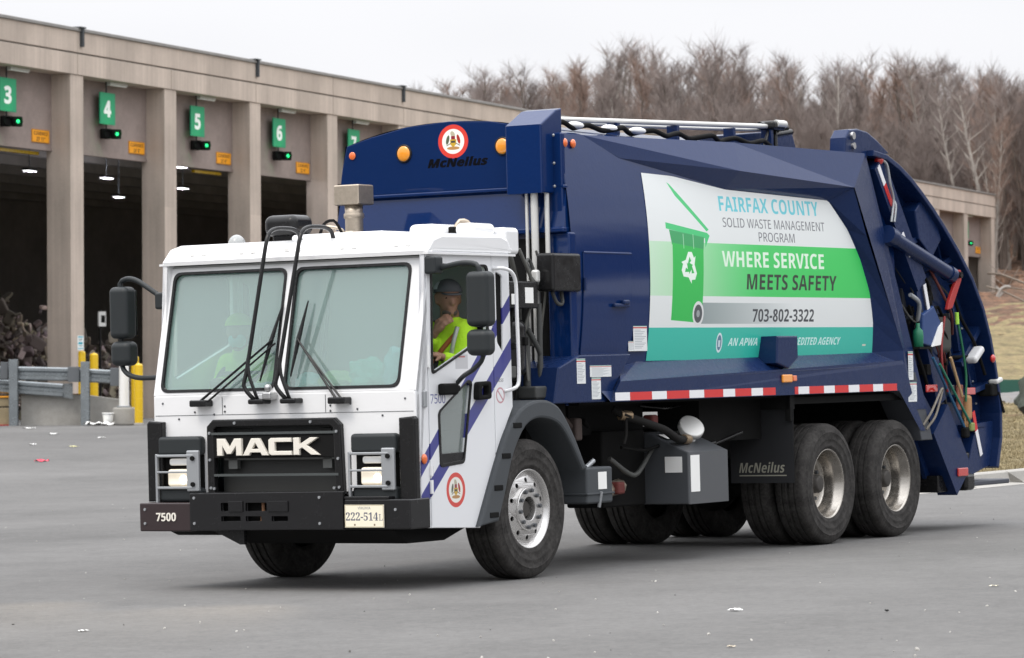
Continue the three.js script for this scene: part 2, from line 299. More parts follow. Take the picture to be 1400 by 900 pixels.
// ------------------------------------------------------------------ the transfer hall: local x runs along the front, z points out of it
const BAY = 5.41, hallTurn = Math.atan2(0.928, 0.371), hallPos = V(-11.35, 0.34, -97);
const hx = (o) => { o.position.copy(hallPos); o.rotation.y = hallTurn; return o; };
const hallPoint = (u, y, n) => V(hallPos.x + 0.3712 * u + 0.9285 * n, hallPos.y + y, hallPos.z - 0.9285 * u + 0.3712 * n);
function hallAt(o, u, y, n) { o.position.copy(hallPoint(u, y, n)); o.rotation.y = hallTurn; return o; }
const Y = { door: 7.31, soffit: 9.29, groove: 9.86, top: 10.44 };
const K0 = -3, K1 = 18, colW = 0.72;
const hall = hx(thing('transfer_hall', 'long tan precast concrete hall with a row of numbered open truck bays', 'building'));
{
  for (let k = K0; k <= K1; k++) {
    const u = k * BAY;
    mesh('column', rb(u - colW, u, -0.6, Y.soffit, -0.725, 0, 0.02), M.precast, hall);
    if (k < K1) {
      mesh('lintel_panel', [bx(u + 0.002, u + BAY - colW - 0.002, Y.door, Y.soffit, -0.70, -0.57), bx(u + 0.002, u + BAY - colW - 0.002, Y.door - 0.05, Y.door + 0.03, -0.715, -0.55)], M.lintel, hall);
      mesh('fascia_panel', [rb(u - colW / 2 + 0.012, u + BAY - colW / 2 - 0.012, Y.soffit, Y.groove - 0.022, -0.72, 0.03, 0.012)], M.precast, hall);
    }
  }
  const x0 = K0 * BAY - colW, x1 = K1 * BAY;
  mesh('fascia_panel', rb(x1 - colW / 2 + 0.012, x1 + 0.02, Y.soffit, Y.groove - 0.022, -0.72, 0.03, 0.012), M.precast, hall);
  for (let k = K0; k < K1; k += 3) mesh('parapet_panel', rb(k * BAY - (k === K0 ? colW : colW / 2 - 0.01), Math.min(k + 3, K1) * BAY + (k + 3 >= K1 ? 0.02 : -colW / 2 - 0.01), Y.groove + 0.022, Y.top, -0.7, 0.03, 0.012), M.precast, hall);
  mesh('parapet_backing', bx(x0 + 0.02, x1 - 0.02, Y.groove - 0.3, Y.top - 0.1, -0.8, -0.02), M.hall, hall);
  mesh('coping', rb(x0 - 0.05, x1 + 0.06, Y.top, Y.top + 0.09, -0.75, 0.08, 0.015), M.coping, hall);
  mesh('roof_slab', bx(x0, x1, Y.soffit + 0.05, Y.soffit + 0.5, -31, -0.74), M.hall, hall);
  mesh('rear_wall', [bx(x0, x1, 3.4, Y.soffit + 0.05, -31.3, -31)], M.hall, hall);
  mesh('push_wall', [bx(x0, x1, -0.6, 3.4, -31.35, -30.8)], M.hall, hall);
  mesh('end_wall', bx(x1 - 0.32, x1 - 0.02, -0.6, Y.soffit + 0.05, -31, -0.73), M.precast, hall);
  mesh('end_wall', bx(x0 + 0.02, x0 + 0.32, -0.6, Y.soffit + 0.05, -31, -0.73), M.precast, hall);
  mesh('floor_slab', bx(x0 + 0.3, x1 - 0.3, -0.6, 0.0, -30.9, -0.2), M.hall, hall);
  for (let k = 0; k < 9; k++) mesh('roof_beam', bx(x0 + 0.4, x1 - 0.4, Y.soffit - 0.55, Y.soffit + 0.05, -5 - k * 3 - 0.12, -5 - k * 3 + 0.12), M.hall, hall);
  for (const u of [-0.2, 10.47, 21.17]) mesh('overflow_scupper', [bx(u - 0.05, u + 0.05, Y.top - 0.4, Y.top + 0.1, 0.03, 0.12), bx(u - 0.2, u + 0.12, Y.top + 0.09, Y.top + 0.125, -0.1, 0.14)], M.plastic, hall);
  for (let k = -1; k < 4; k++) for (const o of [2.2, 2.75]) mesh('door_cable', rod([k * BAY + o + 0.9, 7.2, -2.4], [k * BAY + o + 1.15, 1.2, -2.2], 0.022, 0.022, 5), M.galv, hall);
  mesh('door_guide', bx(BAY + 0.02, BAY + 0.2, 3.9, 7.0, -0.95, -0.78), M.yellow, hall);
  mesh('header_bar', bx(-4.55, -0.9, 7.16, 7.24, -0.95, -0.85), M.yellow, hall);
  mesh('header_bar', bx(2 * BAY - 2.6, 2 * BAY - 0.9, 7.16, 7.24, -0.95, -0.85), M.yellow, hall);
}
const digitTex = (s) => canvasTex(256, 256, (x, w, h) => { x.fillStyle = '#0a9a68'; x.fillRect(0, 0, w, h); x.strokeStyle = '#0b8c60'; x.lineWidth = 6; x.strokeRect(5, 5, w - 10, h - 10); x.fillStyle = '#f4f6f3'; x.font = 'bold 176px sans-serif'; x.textAlign = 'center'; x.save(); x.translate(w / 2, h / 2 + 64); x.scale(s.length > 1 ? 0.95 : 1.2, 1); x.lineWidth = 9; x.strokeStyle = '#f4f6f3'; x.strokeText(s, 0, 0); x.fillText(s, 0, 0); x.restore(); });
const clearTex = (s) => canvasTex(384, 144, (x, w, h) => { x.fillStyle = '#f0a016'; x.fillRect(0, 0, w, h); x.strokeStyle = '#40290a'; x.lineWidth = 4; x.strokeRect(5, 5, w - 10, h - 10); x.fillStyle = '#2a1c08'; x.textAlign = 'center'; x.font = 'bold 56px sans-serif'; x.fillText('CLEARANCE', w / 2, 62); x.font = 'bold 62px sans-serif'; x.fillText(s, w / 2, 128); });
const facing = (w, h, d, tex, edge) => { const g = new THREE.BoxGeometry(w, h, d); const m = new THREE.Mesh(g, [edge, edge, edge, edge, tex, edge]); m.castShadow = m.receiveShadow = true; return m; };
const bays = [[3, -1, '23\' 11"'], [4, 0, '24\' 0"'], [5, 1, '23\' 4"'], [6, 2, '23\' 4"'], [7, 3, '23\' 4"'], [21, 17, '23\' 4"']];
const word = { 3: 'three', 4: 'four', 5: 'five', 6: 'six', 7: 'seven', 21: 'twenty one' };
for (const [n, k, cl] of bays) {
  const mid = k * BAY + (n === 21 ? 1.0 : 2.0);
  const s = hallAt(thing('bay_sign', `green hanging sign with white number ${word[n]} over its truck bay`, 'sign', 'bay number signs'), mid, 8.56, -0.36);
  const p = facing(0.86, 0.86, 0.03, std(1, 1, 1, 0.55, 0, { map: digitTex(String(n)) }), M.green); p.name = 'panel'; s.add(p);
  mesh('hanger', [rod([0, 0.42, -0.03], [0, 0.735, -0.03], 0.022, 0.022, 6), rod([0, -0.42, -0.03], [0, -0.60, -0.03], 0.022, 0.022, 6)], M.black, s);
  const t = hallAt(thing('signal_lamp', `small traffic signal with green light lit under the number ${word[n]} sign`, 'signal', 'bay signals'), mid + 0.12, 7.88, -0.30); t.rotation.y = 0.55;
  mesh('housing', [rb(-0.3, -0.03, -0.14, 0.14, -0.1, 0.06, 0.03), rb(0.0, 0.28, -0.13, 0.13, -0.1, 0.06, 0.03), bx(-0.05, 0.02, -0.02, 0.02, -0.08, 0.02), rod([0, 0.0, -0.03], [0, 0.14, -0.03], 0.02, 0.02, 6)], M.blackMatt, t);
  mesh('visor', [lathe([[0.115, 0], [0.115, 0.06]], 14).rotateX(Math.PI / 2).translate(0.14, 0, 0.06), lathe([[0.115, 0], [0.115, 0.06]], 14).rotateX(Math.PI / 2).translate(-0.165, 0, 0.06)], M.blackMatt, t);
  mesh('lens', new THREE.SphereGeometry(0.05, 12, 8).scale(1, 1, 0.35).translate(0.14, 0, 0.07), std(0.02, 0.3, 0.12, 0.4, 0, { emissive: C(0.02, 0.62, 0.24), emissiveIntensity: 1 }), t);
  const pl = new THREE.PointLight(0x30ff90, 0.15); pl.position.set(0.14, 0, 0.2); pl.castShadow = true; t.add(pl);
  const c = hallAt(facing(0.92, 0.34, 0.025, std(1, 1, 1, 0.6, 0, { map: clearTex(cl) }), M.orange), (k + 1) * BAY - colW - 0.62, 7.62, -0.555);
  c.name = numbered('clearance_sign'); scene.add(c); tag(c, `orange clearance sign on the wall panel of bay ${word[n]}`, 'sign', 'clearance signs');
  const l = hallAt(thing('soffit_light', `pale strip light under the beam above bay ${word[n]}`, 'light', 'strip lights over the bays'), mid + 0.5, Y.soffit, -0.33);
  mesh('housing', rb(-0.5, 0.5, -0.07, 0, -0.08, 0.08, 0.02), M.pipe, l); mesh('diffuser', rb(-0.47, 0.47, -0.1, -0.07, -0.06, 0.06, 0.012), M.lensClear, l);
}
// lamps burning inside the hall
for (const [u, n, y, w] of [[11.34, -8, 7.56, 'seen through the head of bay three'], [12.5, -6, 7.35, 'seen just under the head of bay four'], [24.6, -12, 7.45, 'seen lower through bay four'], [13.53, -4, 7.68, 'seen at the near top corner of bay five'], [23.5, -9, 7.62, 'seen below the near top corner of bay five']]) {
  const o = hallAt(thing('hall_lamp', `white lit high bay lamp hanging ${w}`, 'lamp', 'lamps inside the hall'), u, y, n);
  mesh('rod', rod([0, 0.1, 0], [0, Y.soffit + 0.06 - y, 0], 0.02, 0.02, 5), M.galv, o);
  mesh('housing', rb(-0.3, 0.3, 0.0, 0.07, -0.1, 0.1, 0.02), M.black, o);
  mesh('panel', rb(-0.28, 0.28, -0.03, 0, -0.09, 0.09, 0.012), std(0.9, 0.9, 0.95, 0.5, 0, { emissive: C(1, 0.98, 1), emissiveIntensity: 1.1 }), o);
  const pl = new THREE.PointLight(0xf4f2ff, 8); pl.position.set(0, -0.12, 0); pl.castShadow = true; o.add(pl);
}
// heap of refuse inside bays three and four
{
  const g = new RoundedBoxGeometry(1, 1, 1, 1, 0.2), N = 5200, im = new THREE.InstancedMesh(g, std(1, 1, 1, 0.9), N), m = new THREE.Matrix4(), q = new THREE.Quaternion(), col = new THREE.Color();
  for (let i = 0; i < N; i++) {
    const u = rr(-2, 19), n = rr(-13, -2.6), hgt = (3.8 * Math.exp(-(((u - 5.5) / 4) ** 2)) + 2.5 * Math.exp(-(((u - 12) / 4.5) ** 2))) * (1 - smooth(-6.5, -2.2, n)) * (0.75 + 0.35 * n2(u * 0.8, n * 0.8));
    const w = hallPoint(u, Math.max(0.05, hgt * Math.pow(rnd(), 0.25)), n), s = rr(0.06, 0.26) * (rnd() > 0.93 ? 2 : 1);
    m.compose(w, q.setFromEuler(new THREE.Euler(rr(0, 6), rr(0, 6), rr(0, 6))), V(s * rr(0.6, 2.6), s * rr(0.15, 0.7), s * rr(0.4, 1.3))); im.setMatrixAt(i, m);
    const k = rnd() > 0.9 ? rr(0.35, 0.65) : rr(0.1, 0.32); im.setColorAt(i, col.setRGB(k, k * rr(0.74, 0.92), k * rr(0.58, 0.82)));
  }
  im.name = 'refuse_heap'; im.castShadow = im.receiveShadow = true; scene.add(im); tag(im, 'dark heap of mixed refuse inside the open bays three and four', 'refuse', null, 'stuff');
  mesh('heap_core', [new THREE.SphereGeometry(1, 20, 12).scale(4.2, 2.7, 3.6).translate(...hallPoint(6, 0.1, -9.5).toArray()), new THREE.SphereGeometry(1, 20, 12).scale(3.4, 1.4, 3.4).translate(...hallPoint(12.5, 0.1, -9.5).toArray())], std(0.06, 0.05, 0.042, 0.95), im);
}
{
  const o = hallAt(thing('control_panel', 'white framed control box on a post seen inside bay four', 'control box'), 6.62, 2.95, -3.0);
  mesh('frame', prismZ([[-0.32, -0.32], [0.32, -0.32], [0.32, 0.32], [-0.32, 0.32]], -0.06, 0, 0.008, [[[-0.12, -0.16], [0.26, -0.16], [0.26, 0.16], [-0.12, 0.16]]]), M.paper, o);
  mesh('screen', bx(-0.11, 0.25, -0.15, 0.15, -0.055, -0.02), M.blackMatt, o);
  mesh('post', rod([0, -4.6, -0.12], [0, 0.4, -0.12], 0.06, 0.06, 8), M.black, o); o.scale.setScalar(0.66);
}
// ------------------------------------------------------------------ rails, posts and litter before the hall
const spot = (px, d) => (px - 700) / 5000 * d;      // metres to the side of the axis at distance d
const atYard = (o, x, z, ry = 0) => at(o, x, yardY(x, z), z, ry);
{
  const D = 86;
  const wall = thing('barrier_wall', 'low grey stained concrete wall behind the guardrail posts', 'wall');
  const xa = spot(25, D), xm = spot(112, D), xb = spot(172, D), y0 = yardY(xa, -D);
  const wg = (x0, x1, h0, h1, z0, z1) => prismZ([[x0, -0.1], [x1, -0.1], [x1, h1], [x0, h0]], z0, z1, 0.012);
  mesh('wall_block', wg(xa, xm - 0.008, 0.72, 0.72, -0.28, 0), M.concrete, wall); mesh('wall_block', wg(xm + 0.008, xb, 0.72, 0.58, -0.28, 0), M.concrete, wall);
  mesh('rusty_edge', [bx(xa, xm, 0.722, 0.745, -0.3, 0.012)], std(0.42, 0.24, 0.1, 0.85, 0, { map: rep(dirtMap, 3) }), wall);
  wall.position.set(0, y0, -D - 0.35);
  const tan = thing('timber_block', 'short tan timber block at the left edge beside the guardrail', 'block');
  mesh('body', [rb(-0.6, 0.16, 0, 0.42, -0.2, 0.1, 0.02), rb(-0.6, 0.12, 0.45, 0.66, -0.2, 0.06, 0.02)], std(0.5, 0.42, 0.27, 0.9, 0, { map: rep(concreteMap, 1) }), tan); mesh('rail_cap', rb(-0.6, 0.15, 0.66, 0.70, -0.22, 0.1, 0.01), M.orange, tan); mesh('stand', bx(-0.6, 0.1, 0.42, 0.45, -0.15, 0.05), M.black, tan); mesh('red_sill', bx(-0.6, 0.12, -0.02, 0.03, 0.1, 0.16), M.red, tan);
  atYard(tan, spot(5, D), -D - 0.2);
  const wbeam = (x0, x1, ya, yb, z) => {   // W section rail between two ends
    const prof = [[0, -0.16], [0.05, -0.13], [0.05, -0.07], [0, -0.03], [0, 0.03], [0.05, 0.07], [0.05, 0.13], [0, 0.16]], f = [];
    for (let i = 0; i + 1 < prof.length; i++) { const [a, b] = prof[i], [c, d2] = prof[i + 1]; for (const t of [0, -0.008]) f.push([[x0, ya + b, z + a + t], [x1, yb + b, z + a + t], [x1, yb + d2, z + c + t], [x0, ya + d2, z + c + t]]); }
    return polys(f);
  };
  const rail = thing('guardrail', 'galvanised steel guardrail with two corrugated beams on thick posts', 'guardrail');
  const post = (px, h) => { const x = spot(px, D); mesh('post', [rb(x - 0.1, x + 0.1, -0.15, h, -0.1, -0.085, 0.004), rb(x - 0.1, x + 0.1, -0.15, h, 0.085, 0.1, 0.004), bx(x - 0.012, x + 0.012, -0.15, h - 0.004, -0.085, 0.085)].map((g) => g.rotateY(0)), M.galv, rail); };
  post(18, 1.56); post(116, 1.50);
  mesh('beam', wbeam(spot(-40, D), spot(98, D), 1.26, 1.20, -0.16), M.galv, rail);
  mesh('beam', wbeam(spot(98, D), spot(172, D), 1.19, 1.12, -0.17), M.galv, rail);
  mesh('beam', wbeam(spot(-40, D), spot(84, D), 0.98, 0.82, -0.2), M.galv, rail);
  mesh('end_wing', polys([[[spot(84, D), 0.66, -0.19], [spot(98, D), 0.62, -0.12], [spot(98, D), 1.0, -0.12], [spot(84, D), 0.98, -0.19]], [[spot(84, D), 0.66, -0.2], [spot(98, D), 0.62, -0.13], [spot(98, D), 1.0, -0.13], [spot(84, D), 0.98, -0.2]]]), M.galv, rail);
  mesh('spacer_block', [rb(spot(92, D), spot(108, D), 1.02, 1.38, -0.15, 0.0, 0.01), rb(spot(150, D), spot(170, D), 0.92, 1.35, -0.16, 0.0, 0.01), rb(spot(0, D), spot(10, D), 1.1, 1.5, -0.15, 0, 0.01)], std(0.11, 0.12, 0.13, 0.7), rail);
  rail.position.set(0, y0, -D);
  const bollard = (px, d, h, r, label, y) => { const o = thing('bollard', label, 'bollard', 'yellow bollards by the guardrail'); mesh('pipe', lathe([[0, 0], [r, 0], [r, h - r * 0.7], [r * 0.85, h - r * 0.3], [r * 0.45, h - 0.02], [0, h]], 18), M.yellow, o); mesh('base_collar', lathe([[r + 0.02, 0], [r + 0.02, 0.05], [r, 0.06]], 18), M.concrete, o); atYard(o, spot(px, d), -d); return o; };
  bollard(189, 85.4, 1.46, 0.1, 'yellow steel bollard just left of the cab corner');
  bollard(128, 91, 1.75, 0.105, 'yellow bollard behind the guardrail beside the column of bay four');
  bollard(184, 92, 1.68, 0.1, 'yellow bollard half hidden behind the white post');
  bollard(111.5, 90, 1.8, 0.09, 'yellow bollard below the small blue and white plate');
  const plate = facing(0.15, 0.36, 0.02, std(1, 1, 1, 0.6, 0, { map: canvasTex(64, 160, (x, w, h) => { x.fillStyle = '#dfe6e6'; x.fillRect(0, 0, w, h); x.fillStyle = '#3fa0b4'; x.fillRect(6, 8, 52, 14); x.fillRect(8, 70, 46, 26); x.fillRect(6, 136, 52, 10); x.fillStyle = '#58727a'; x.fillRect(12, 34, 40, 8); x.fillRect(12, 50, 34, 6); x.fillRect(14, 108, 38, 8); }) }), M.paper);
  plate.name = 'sign_plate'; scene.add(plate); tag(plate, 'small blue and white plate above the yellow bollard by the column', 'sign'); plate.position.set(spot(110, 89.9), yardY(0, -90) + 1.98, -89.88);
  const wp = thing('lamp_post', 'white round post standing on a tapered concrete footing', 'post'); mesh('pole', rod([0, 0.4, 0], [0, 1.5, 0], 0.12, 0.11, 16), M.paper, wp); mesh('footing', prismY([[-0.24, -0.24], [0.24, -0.24], [0.24, 0.24], [-0.24, 0.24]], 0, 0.42, 0.04), M.concrete, wp); mesh('base_plate', rb(-0.16, 0.16, 0.42, 0.45, -0.16, 0.16, 0.008), M.galv, wp); atYard(wp, spot(169, 85.8), -85.8);
  const bucket = thing('bucket', 'white plastic bucket beside the concrete footing', 'bucket'); mesh('body', lathe([[0, 0], [0.1, 0], [0.13, 0.28], [0.14, 0.28], [0.14, 0.3], [0.12, 0.3], [0.095, 0.02], [0, 0.02]], 18), M.paper, bucket); mesh('rim', new THREE.TorusGeometry(0.133, 0.012, 6, 20).rotateX(Math.PI / 2).translate(0, 0.27, 0), M.silver, bucket); atYard(bucket, spot(147, 85.5), -85.5);
}
const crumple = (w, l, h, s) => { const g = new THREE.PlaneGeometry(w, l, 7, 7).rotateX(-Math.PI / 2); const p = g.attributes.position; for (let i = 0; i < p.count; i++) p.setXYZ(i, p.getX(i) + 0.15 * w * n2(p.getZ(i) * 5 / l + s, 1), 0.006 + Math.abs(n2(p.getX(i) * 4 / w + s, p.getZ(i) * 4 / l)) * h, p.getZ(i) + 0.15 * l * n2(p.getX(i) * 5 / w, s)); g.computeVertexNormals(); return g; };
const litter = (px, d, w, l, h, mat, name, label, cat) => { const m = mesh(name, crumple(w, l, h, px * 0.37), mat); tag(m, label, cat, 'litter lying on the yard'); atYard(m, spot(px, d), -d, px); return m; };
litter(133, 85.2, 0.55, 0.5, 0.12, M.paper, 'plastic_sheet', 'white crumpled plastic sheet by the wall foot', 'litter');
litter(56, 63.5, 0.2, 0.2, 0.05, std(0.75, 0.05, 0.1, 0.6), 'wrapper', 'bright pink red wrapper on the asphalt at left', 'litter');
litter(72, 77, 0.16, 0.2, 0.03, M.paper, 'paper_scrap', 'white paper scrap farthest left of the wall scraps', 'litter');
litter(44, 71, 0.12, 0.14, 0.03, M.paper, 'paper_scrap', 'tiny white paper scrap above the pink wrapper', 'litter');
litter(138, 74.5, 0.14, 0.14, 0.02, M.paper, 'paper_scrap', 'pale paper scrap below the white post', 'litter');
litter(100, 69.8, 0.14, 0.16, 0.02, std(0.7, 0.66, 0.35, 0.8), 'paper_scrap', 'yellowish paper scrap right of the pink wrapper', 'litter');
litter(40, 82, 0.36, 0.2, 0.02, M.paper, 'paper_scrap', 'flat white paper strip near the guardrail post', 'litter');
litter(112, 23.0, 0.05, 0.06, 0.008, M.paper, 'paper_scrap', 'small white scrap on the asphalt at lower left', 'litter');
litter(1003, 23.4, 0.055, 0.075, 0.018, M.paper, 'paper_scrap', 'white crumpled scrap on the asphalt in front of the rear wheels', 'litter');
litter(997, 20.3, 0.045, 0.04, 0.01, std(0.6, 0.52, 0.4, 0.8), 'leaf_scrap', 'tan leaf scrap near the bottom of the picture', 'litter');
litter(1357, 25.3, 0.06, 0.04, 0.01, std(0.62, 0.58, 0.45, 0.8), 'leaf_scrap', 'pale leaf scrap at lower right', 'litter');
litter(1210, 22.9, 0.02, 0.03, 0.02, M.blackMatt, 'pebble_scrap', 'small dark scrap on the asphalt at lower right', 'litter');
// ------------------------------------------------------------------ things on the bank at the right
{
  const f = thing('green_fence', 'low dark green slatted fence across the bank at right', 'fence'); const d = 101;
  for (let i = 0; i < 6; i++) { const x = spot(1338, d) + i * 0.58; mesh('panel', rb(x, x + 0.555, 0.0, 0.40, -0.03, 0.03, 0.008), M.greenDark, f); mesh('post', rb(x + 0.555, x + 0.58, -0.2, 0.43, -0.045, 0.045, 0.006), M.greenDark, f); }
  f.position.set(0, 1.03, -d);
  const g = new THREE.IcosahedronGeometry(0.62, 5); const p = g.attributes.position;
  for (let i = 0; i < p.count; i++) { const v = V(p.getX(i), p.getY(i), p.getZ(i)), k = 1 + 0.16 * n3(v.x * 2.2, v.y * 2.2, v.z * 2.2) + 0.06 * n3(v.x * 7, v.y * 7, v.z * 7); p.setXYZ(i, v.x * k * 0.85, v.y * k * (v.y > 0 ? 1.0 : 0.7), v.z * k * 0.8); }
  const b = mesh('boulder', toCreasedNormals(g, 0.5), std(0.11, 0.135, 0.115, 0.9, 0, { map: rep(concreteMap, 1), bumpMap: rep(grainMap, 1), bumpScale: 0.02 })); tag(b, 'tall grey green boulder on bare soil at the right edge', 'boulder');
  const bd = 73; b.position.set(spot(1425, bd), vergeY(spot(1425, bd), -bd) + 0.38, -bd);
  const sp = mesh('soil_mound', new THREE.SphereGeometry(1, 30, 12, 0, 6.283, 0, 1.57).scale(1.1, 0.12, 1.0), std(0.23, 0.15, 0.1, 0.95, 0, { map: rep(litterMap, 1 / 2) })); tag(sp, 'low mound of reddish bare soil under the boulder', 'soil', null, 'structure'); sp.position.set(spot(1416, bd), vergeY(spot(1416, bd), -bd) - 0.02, -bd + 0.2);
}
for (const [a, b, r, label] of [[[1352, 374, 172], [1392, 388, 168], 0.055, 'bare fallen trunk leaning down the slope beyond the hall'], [[1350, 392, 160], [1400, 418, 156], 0.04, 'thin fallen log crossing the leaf litter'], [[1356, 402, 158], [1400, 396, 158], 0.03, 'dead pole lying on the slope near the right edge']]) {
  const P = ([px, py, d]) => [spot(px, d), 1.521 + (515 - py) / 5000 * d, -d];
  const A = P(a), B = P(b); const o = thing('fallen_log', label, 'log', 'fallen logs on the slope');
  A[1] = Math.min(A[1], landY(A[0], A[2]) + 3); const N = [A, [(A[0] + B[0]) / 2, (A[1] + B[1]) / 2 + 0.15, (A[2] + B[2]) / 2], [B[0] + 0.6, B[1] - 0.1, B[2]]];
  mesh('trunk', tube(N, r, 7), std(0.28, 0.24, 0.2, 0.9, 0, { map: rep(concreteMap, 1) }), o);
  mesh('branch', [rod(N[1], [N[1][0] + 0.5, N[1][1] + 0.9, N[1][2] + 0.2], r * 0.4, 0.015, 5), rod(N[1], [N[1][0] - 0.6, N[1][1] + 0.5, N[1][2] - 0.2], r * 0.4, 0.015, 5)], std(0.26, 0.22, 0.19, 0.9), o);
}
{
  const d = 157, o = thing('broken_branch', 'pale broken branch lying on the leaf litter beyond the hall', 'branch'), P = (px, py) => [spot(px, d), 1.521 + (515 - py) / 5000 * d, -d];
  mesh('stem', [tube([P(1364, 406), P(1369, 396), P(1376, 392), P(1382, 393)], 0.07, 6), tube([P(1369, 398), P(1362, 393)], 0.05, 6), tube([P(1366, 407), P(1372, 400)], 0.05, 6)], std(0.34, 0.32, 0.3, 0.9), o);
}
// ------------------------------------------------------------------ bare winter trees
function bareTree(h, style, s0) {
  let s = s0 >>> 0; const q = () => { s = (s * 1664525 + 1013904223) >>> 0; return s / 4294967296; }, R = (a, b) => a + (b - a) * q();
  const wood = [], twigs = [];
  const limb = (A, dir, L, r, n, out, bend, up) => {     // a tapered, wandering limb; returns its joints
    const pts = [A.clone()], d = dir.clone().normalize(); let p = A.clone();
    for (let i = 0; i < n; i++) { d.add(V(R(-bend, bend), up, R(-bend, bend))).normalize(); const e = p.clone().addScaledVector(d, L / n); const r0 = r * (1 - i / n * 0.75), r1 = r * (1 - (i + 1) / n * 0.75); const g = new THREE.CylinderGeometry(r1, r0, p.distanceTo(e), out === wood ? 6 : 3, 1, true); g.translate(0, p.distanceTo(e) / 2, 0); g.applyQuaternion(new THREE.Quaternion().setFromUnitVectors(V(0, 1, 0), e.clone().sub(p).normalize())); out.push(g.translate(p.x, p.y, p.z)); p = e; pts.push(e.clone()); }
    return { pts, dir: d };
  };
  const r0 = h * 0.0105, tr = limb(V(0, -0.6, 0), V(R(-0.03, 0.03), 1, R(-0.03, 0.03)), h * 0.94, r0, 9, wood, 0.05, 0.03);
  const forks = style.forks, low = style.low;
  for (let i = 0; i < forks; i++) {
    const t = low + (0.97 - low) * Math.pow((i + R(0, 1)) / forks, 0.85), k = t * 9, j = Math.min(8, Math.floor(k)), P = tr.pts[j].clone().lerp(tr.pts[j + 1], k - j);
    const az = i * 2.4 + R(-0.5, 0.5), tilt = style.tilt * R(0.7, 1.25), L = h * style.reach * (1.12 - t * 0.75) * R(0.7, 1.15);
    const b = limb(P, V(Math.cos(az) * Math.sin(tilt), Math.cos(tilt), Math.sin(az) * Math.sin(tilt)), L, r0 * (0.42 - 0.25 * t), 3, wood, 0.14, 0.12);
    const nb = 5;
    for (let m = 0; m < nb; m++) {
      const kk = R(0.25, 1) * 3, jj = Math.min(2, Math.floor(kk)), Q = b.pts[jj].clone().lerp(b.pts[jj + 1], kk - jj), az2 = R(0, 6.28), d2 = b.dir.clone().add(V(Math.cos(az2) * 0.8, R(-0.1, 0.5), Math.sin(az2) * 0.8));
      const c = limb(Q, d2, L * R(0.28, 0.5), 0.021, 2, twigs, 0.25, 0.13);
      for (let w = 0; w < 8; w++) { const e = c.pts[1 + (w % 2)], az3 = R(0, 6.28); limb(w ? Q.clone().lerp(e, R(0.3, 1)) : e.clone(), c.dir.clone().add(V(Math.cos(az3) * 0.8, R(-0.1, 0.6), Math.sin(az3) * 0.8)), R(0.5, 1.3), 0.0105, 1, twigs, 0.1, 0.14); }
    }
  }
  const M1 = mergeGeometries(wood.map((g) => prep(g))), M2 = mergeGeometries(twigs.map((g) => prep(g)));
  return [M1, M2];
}
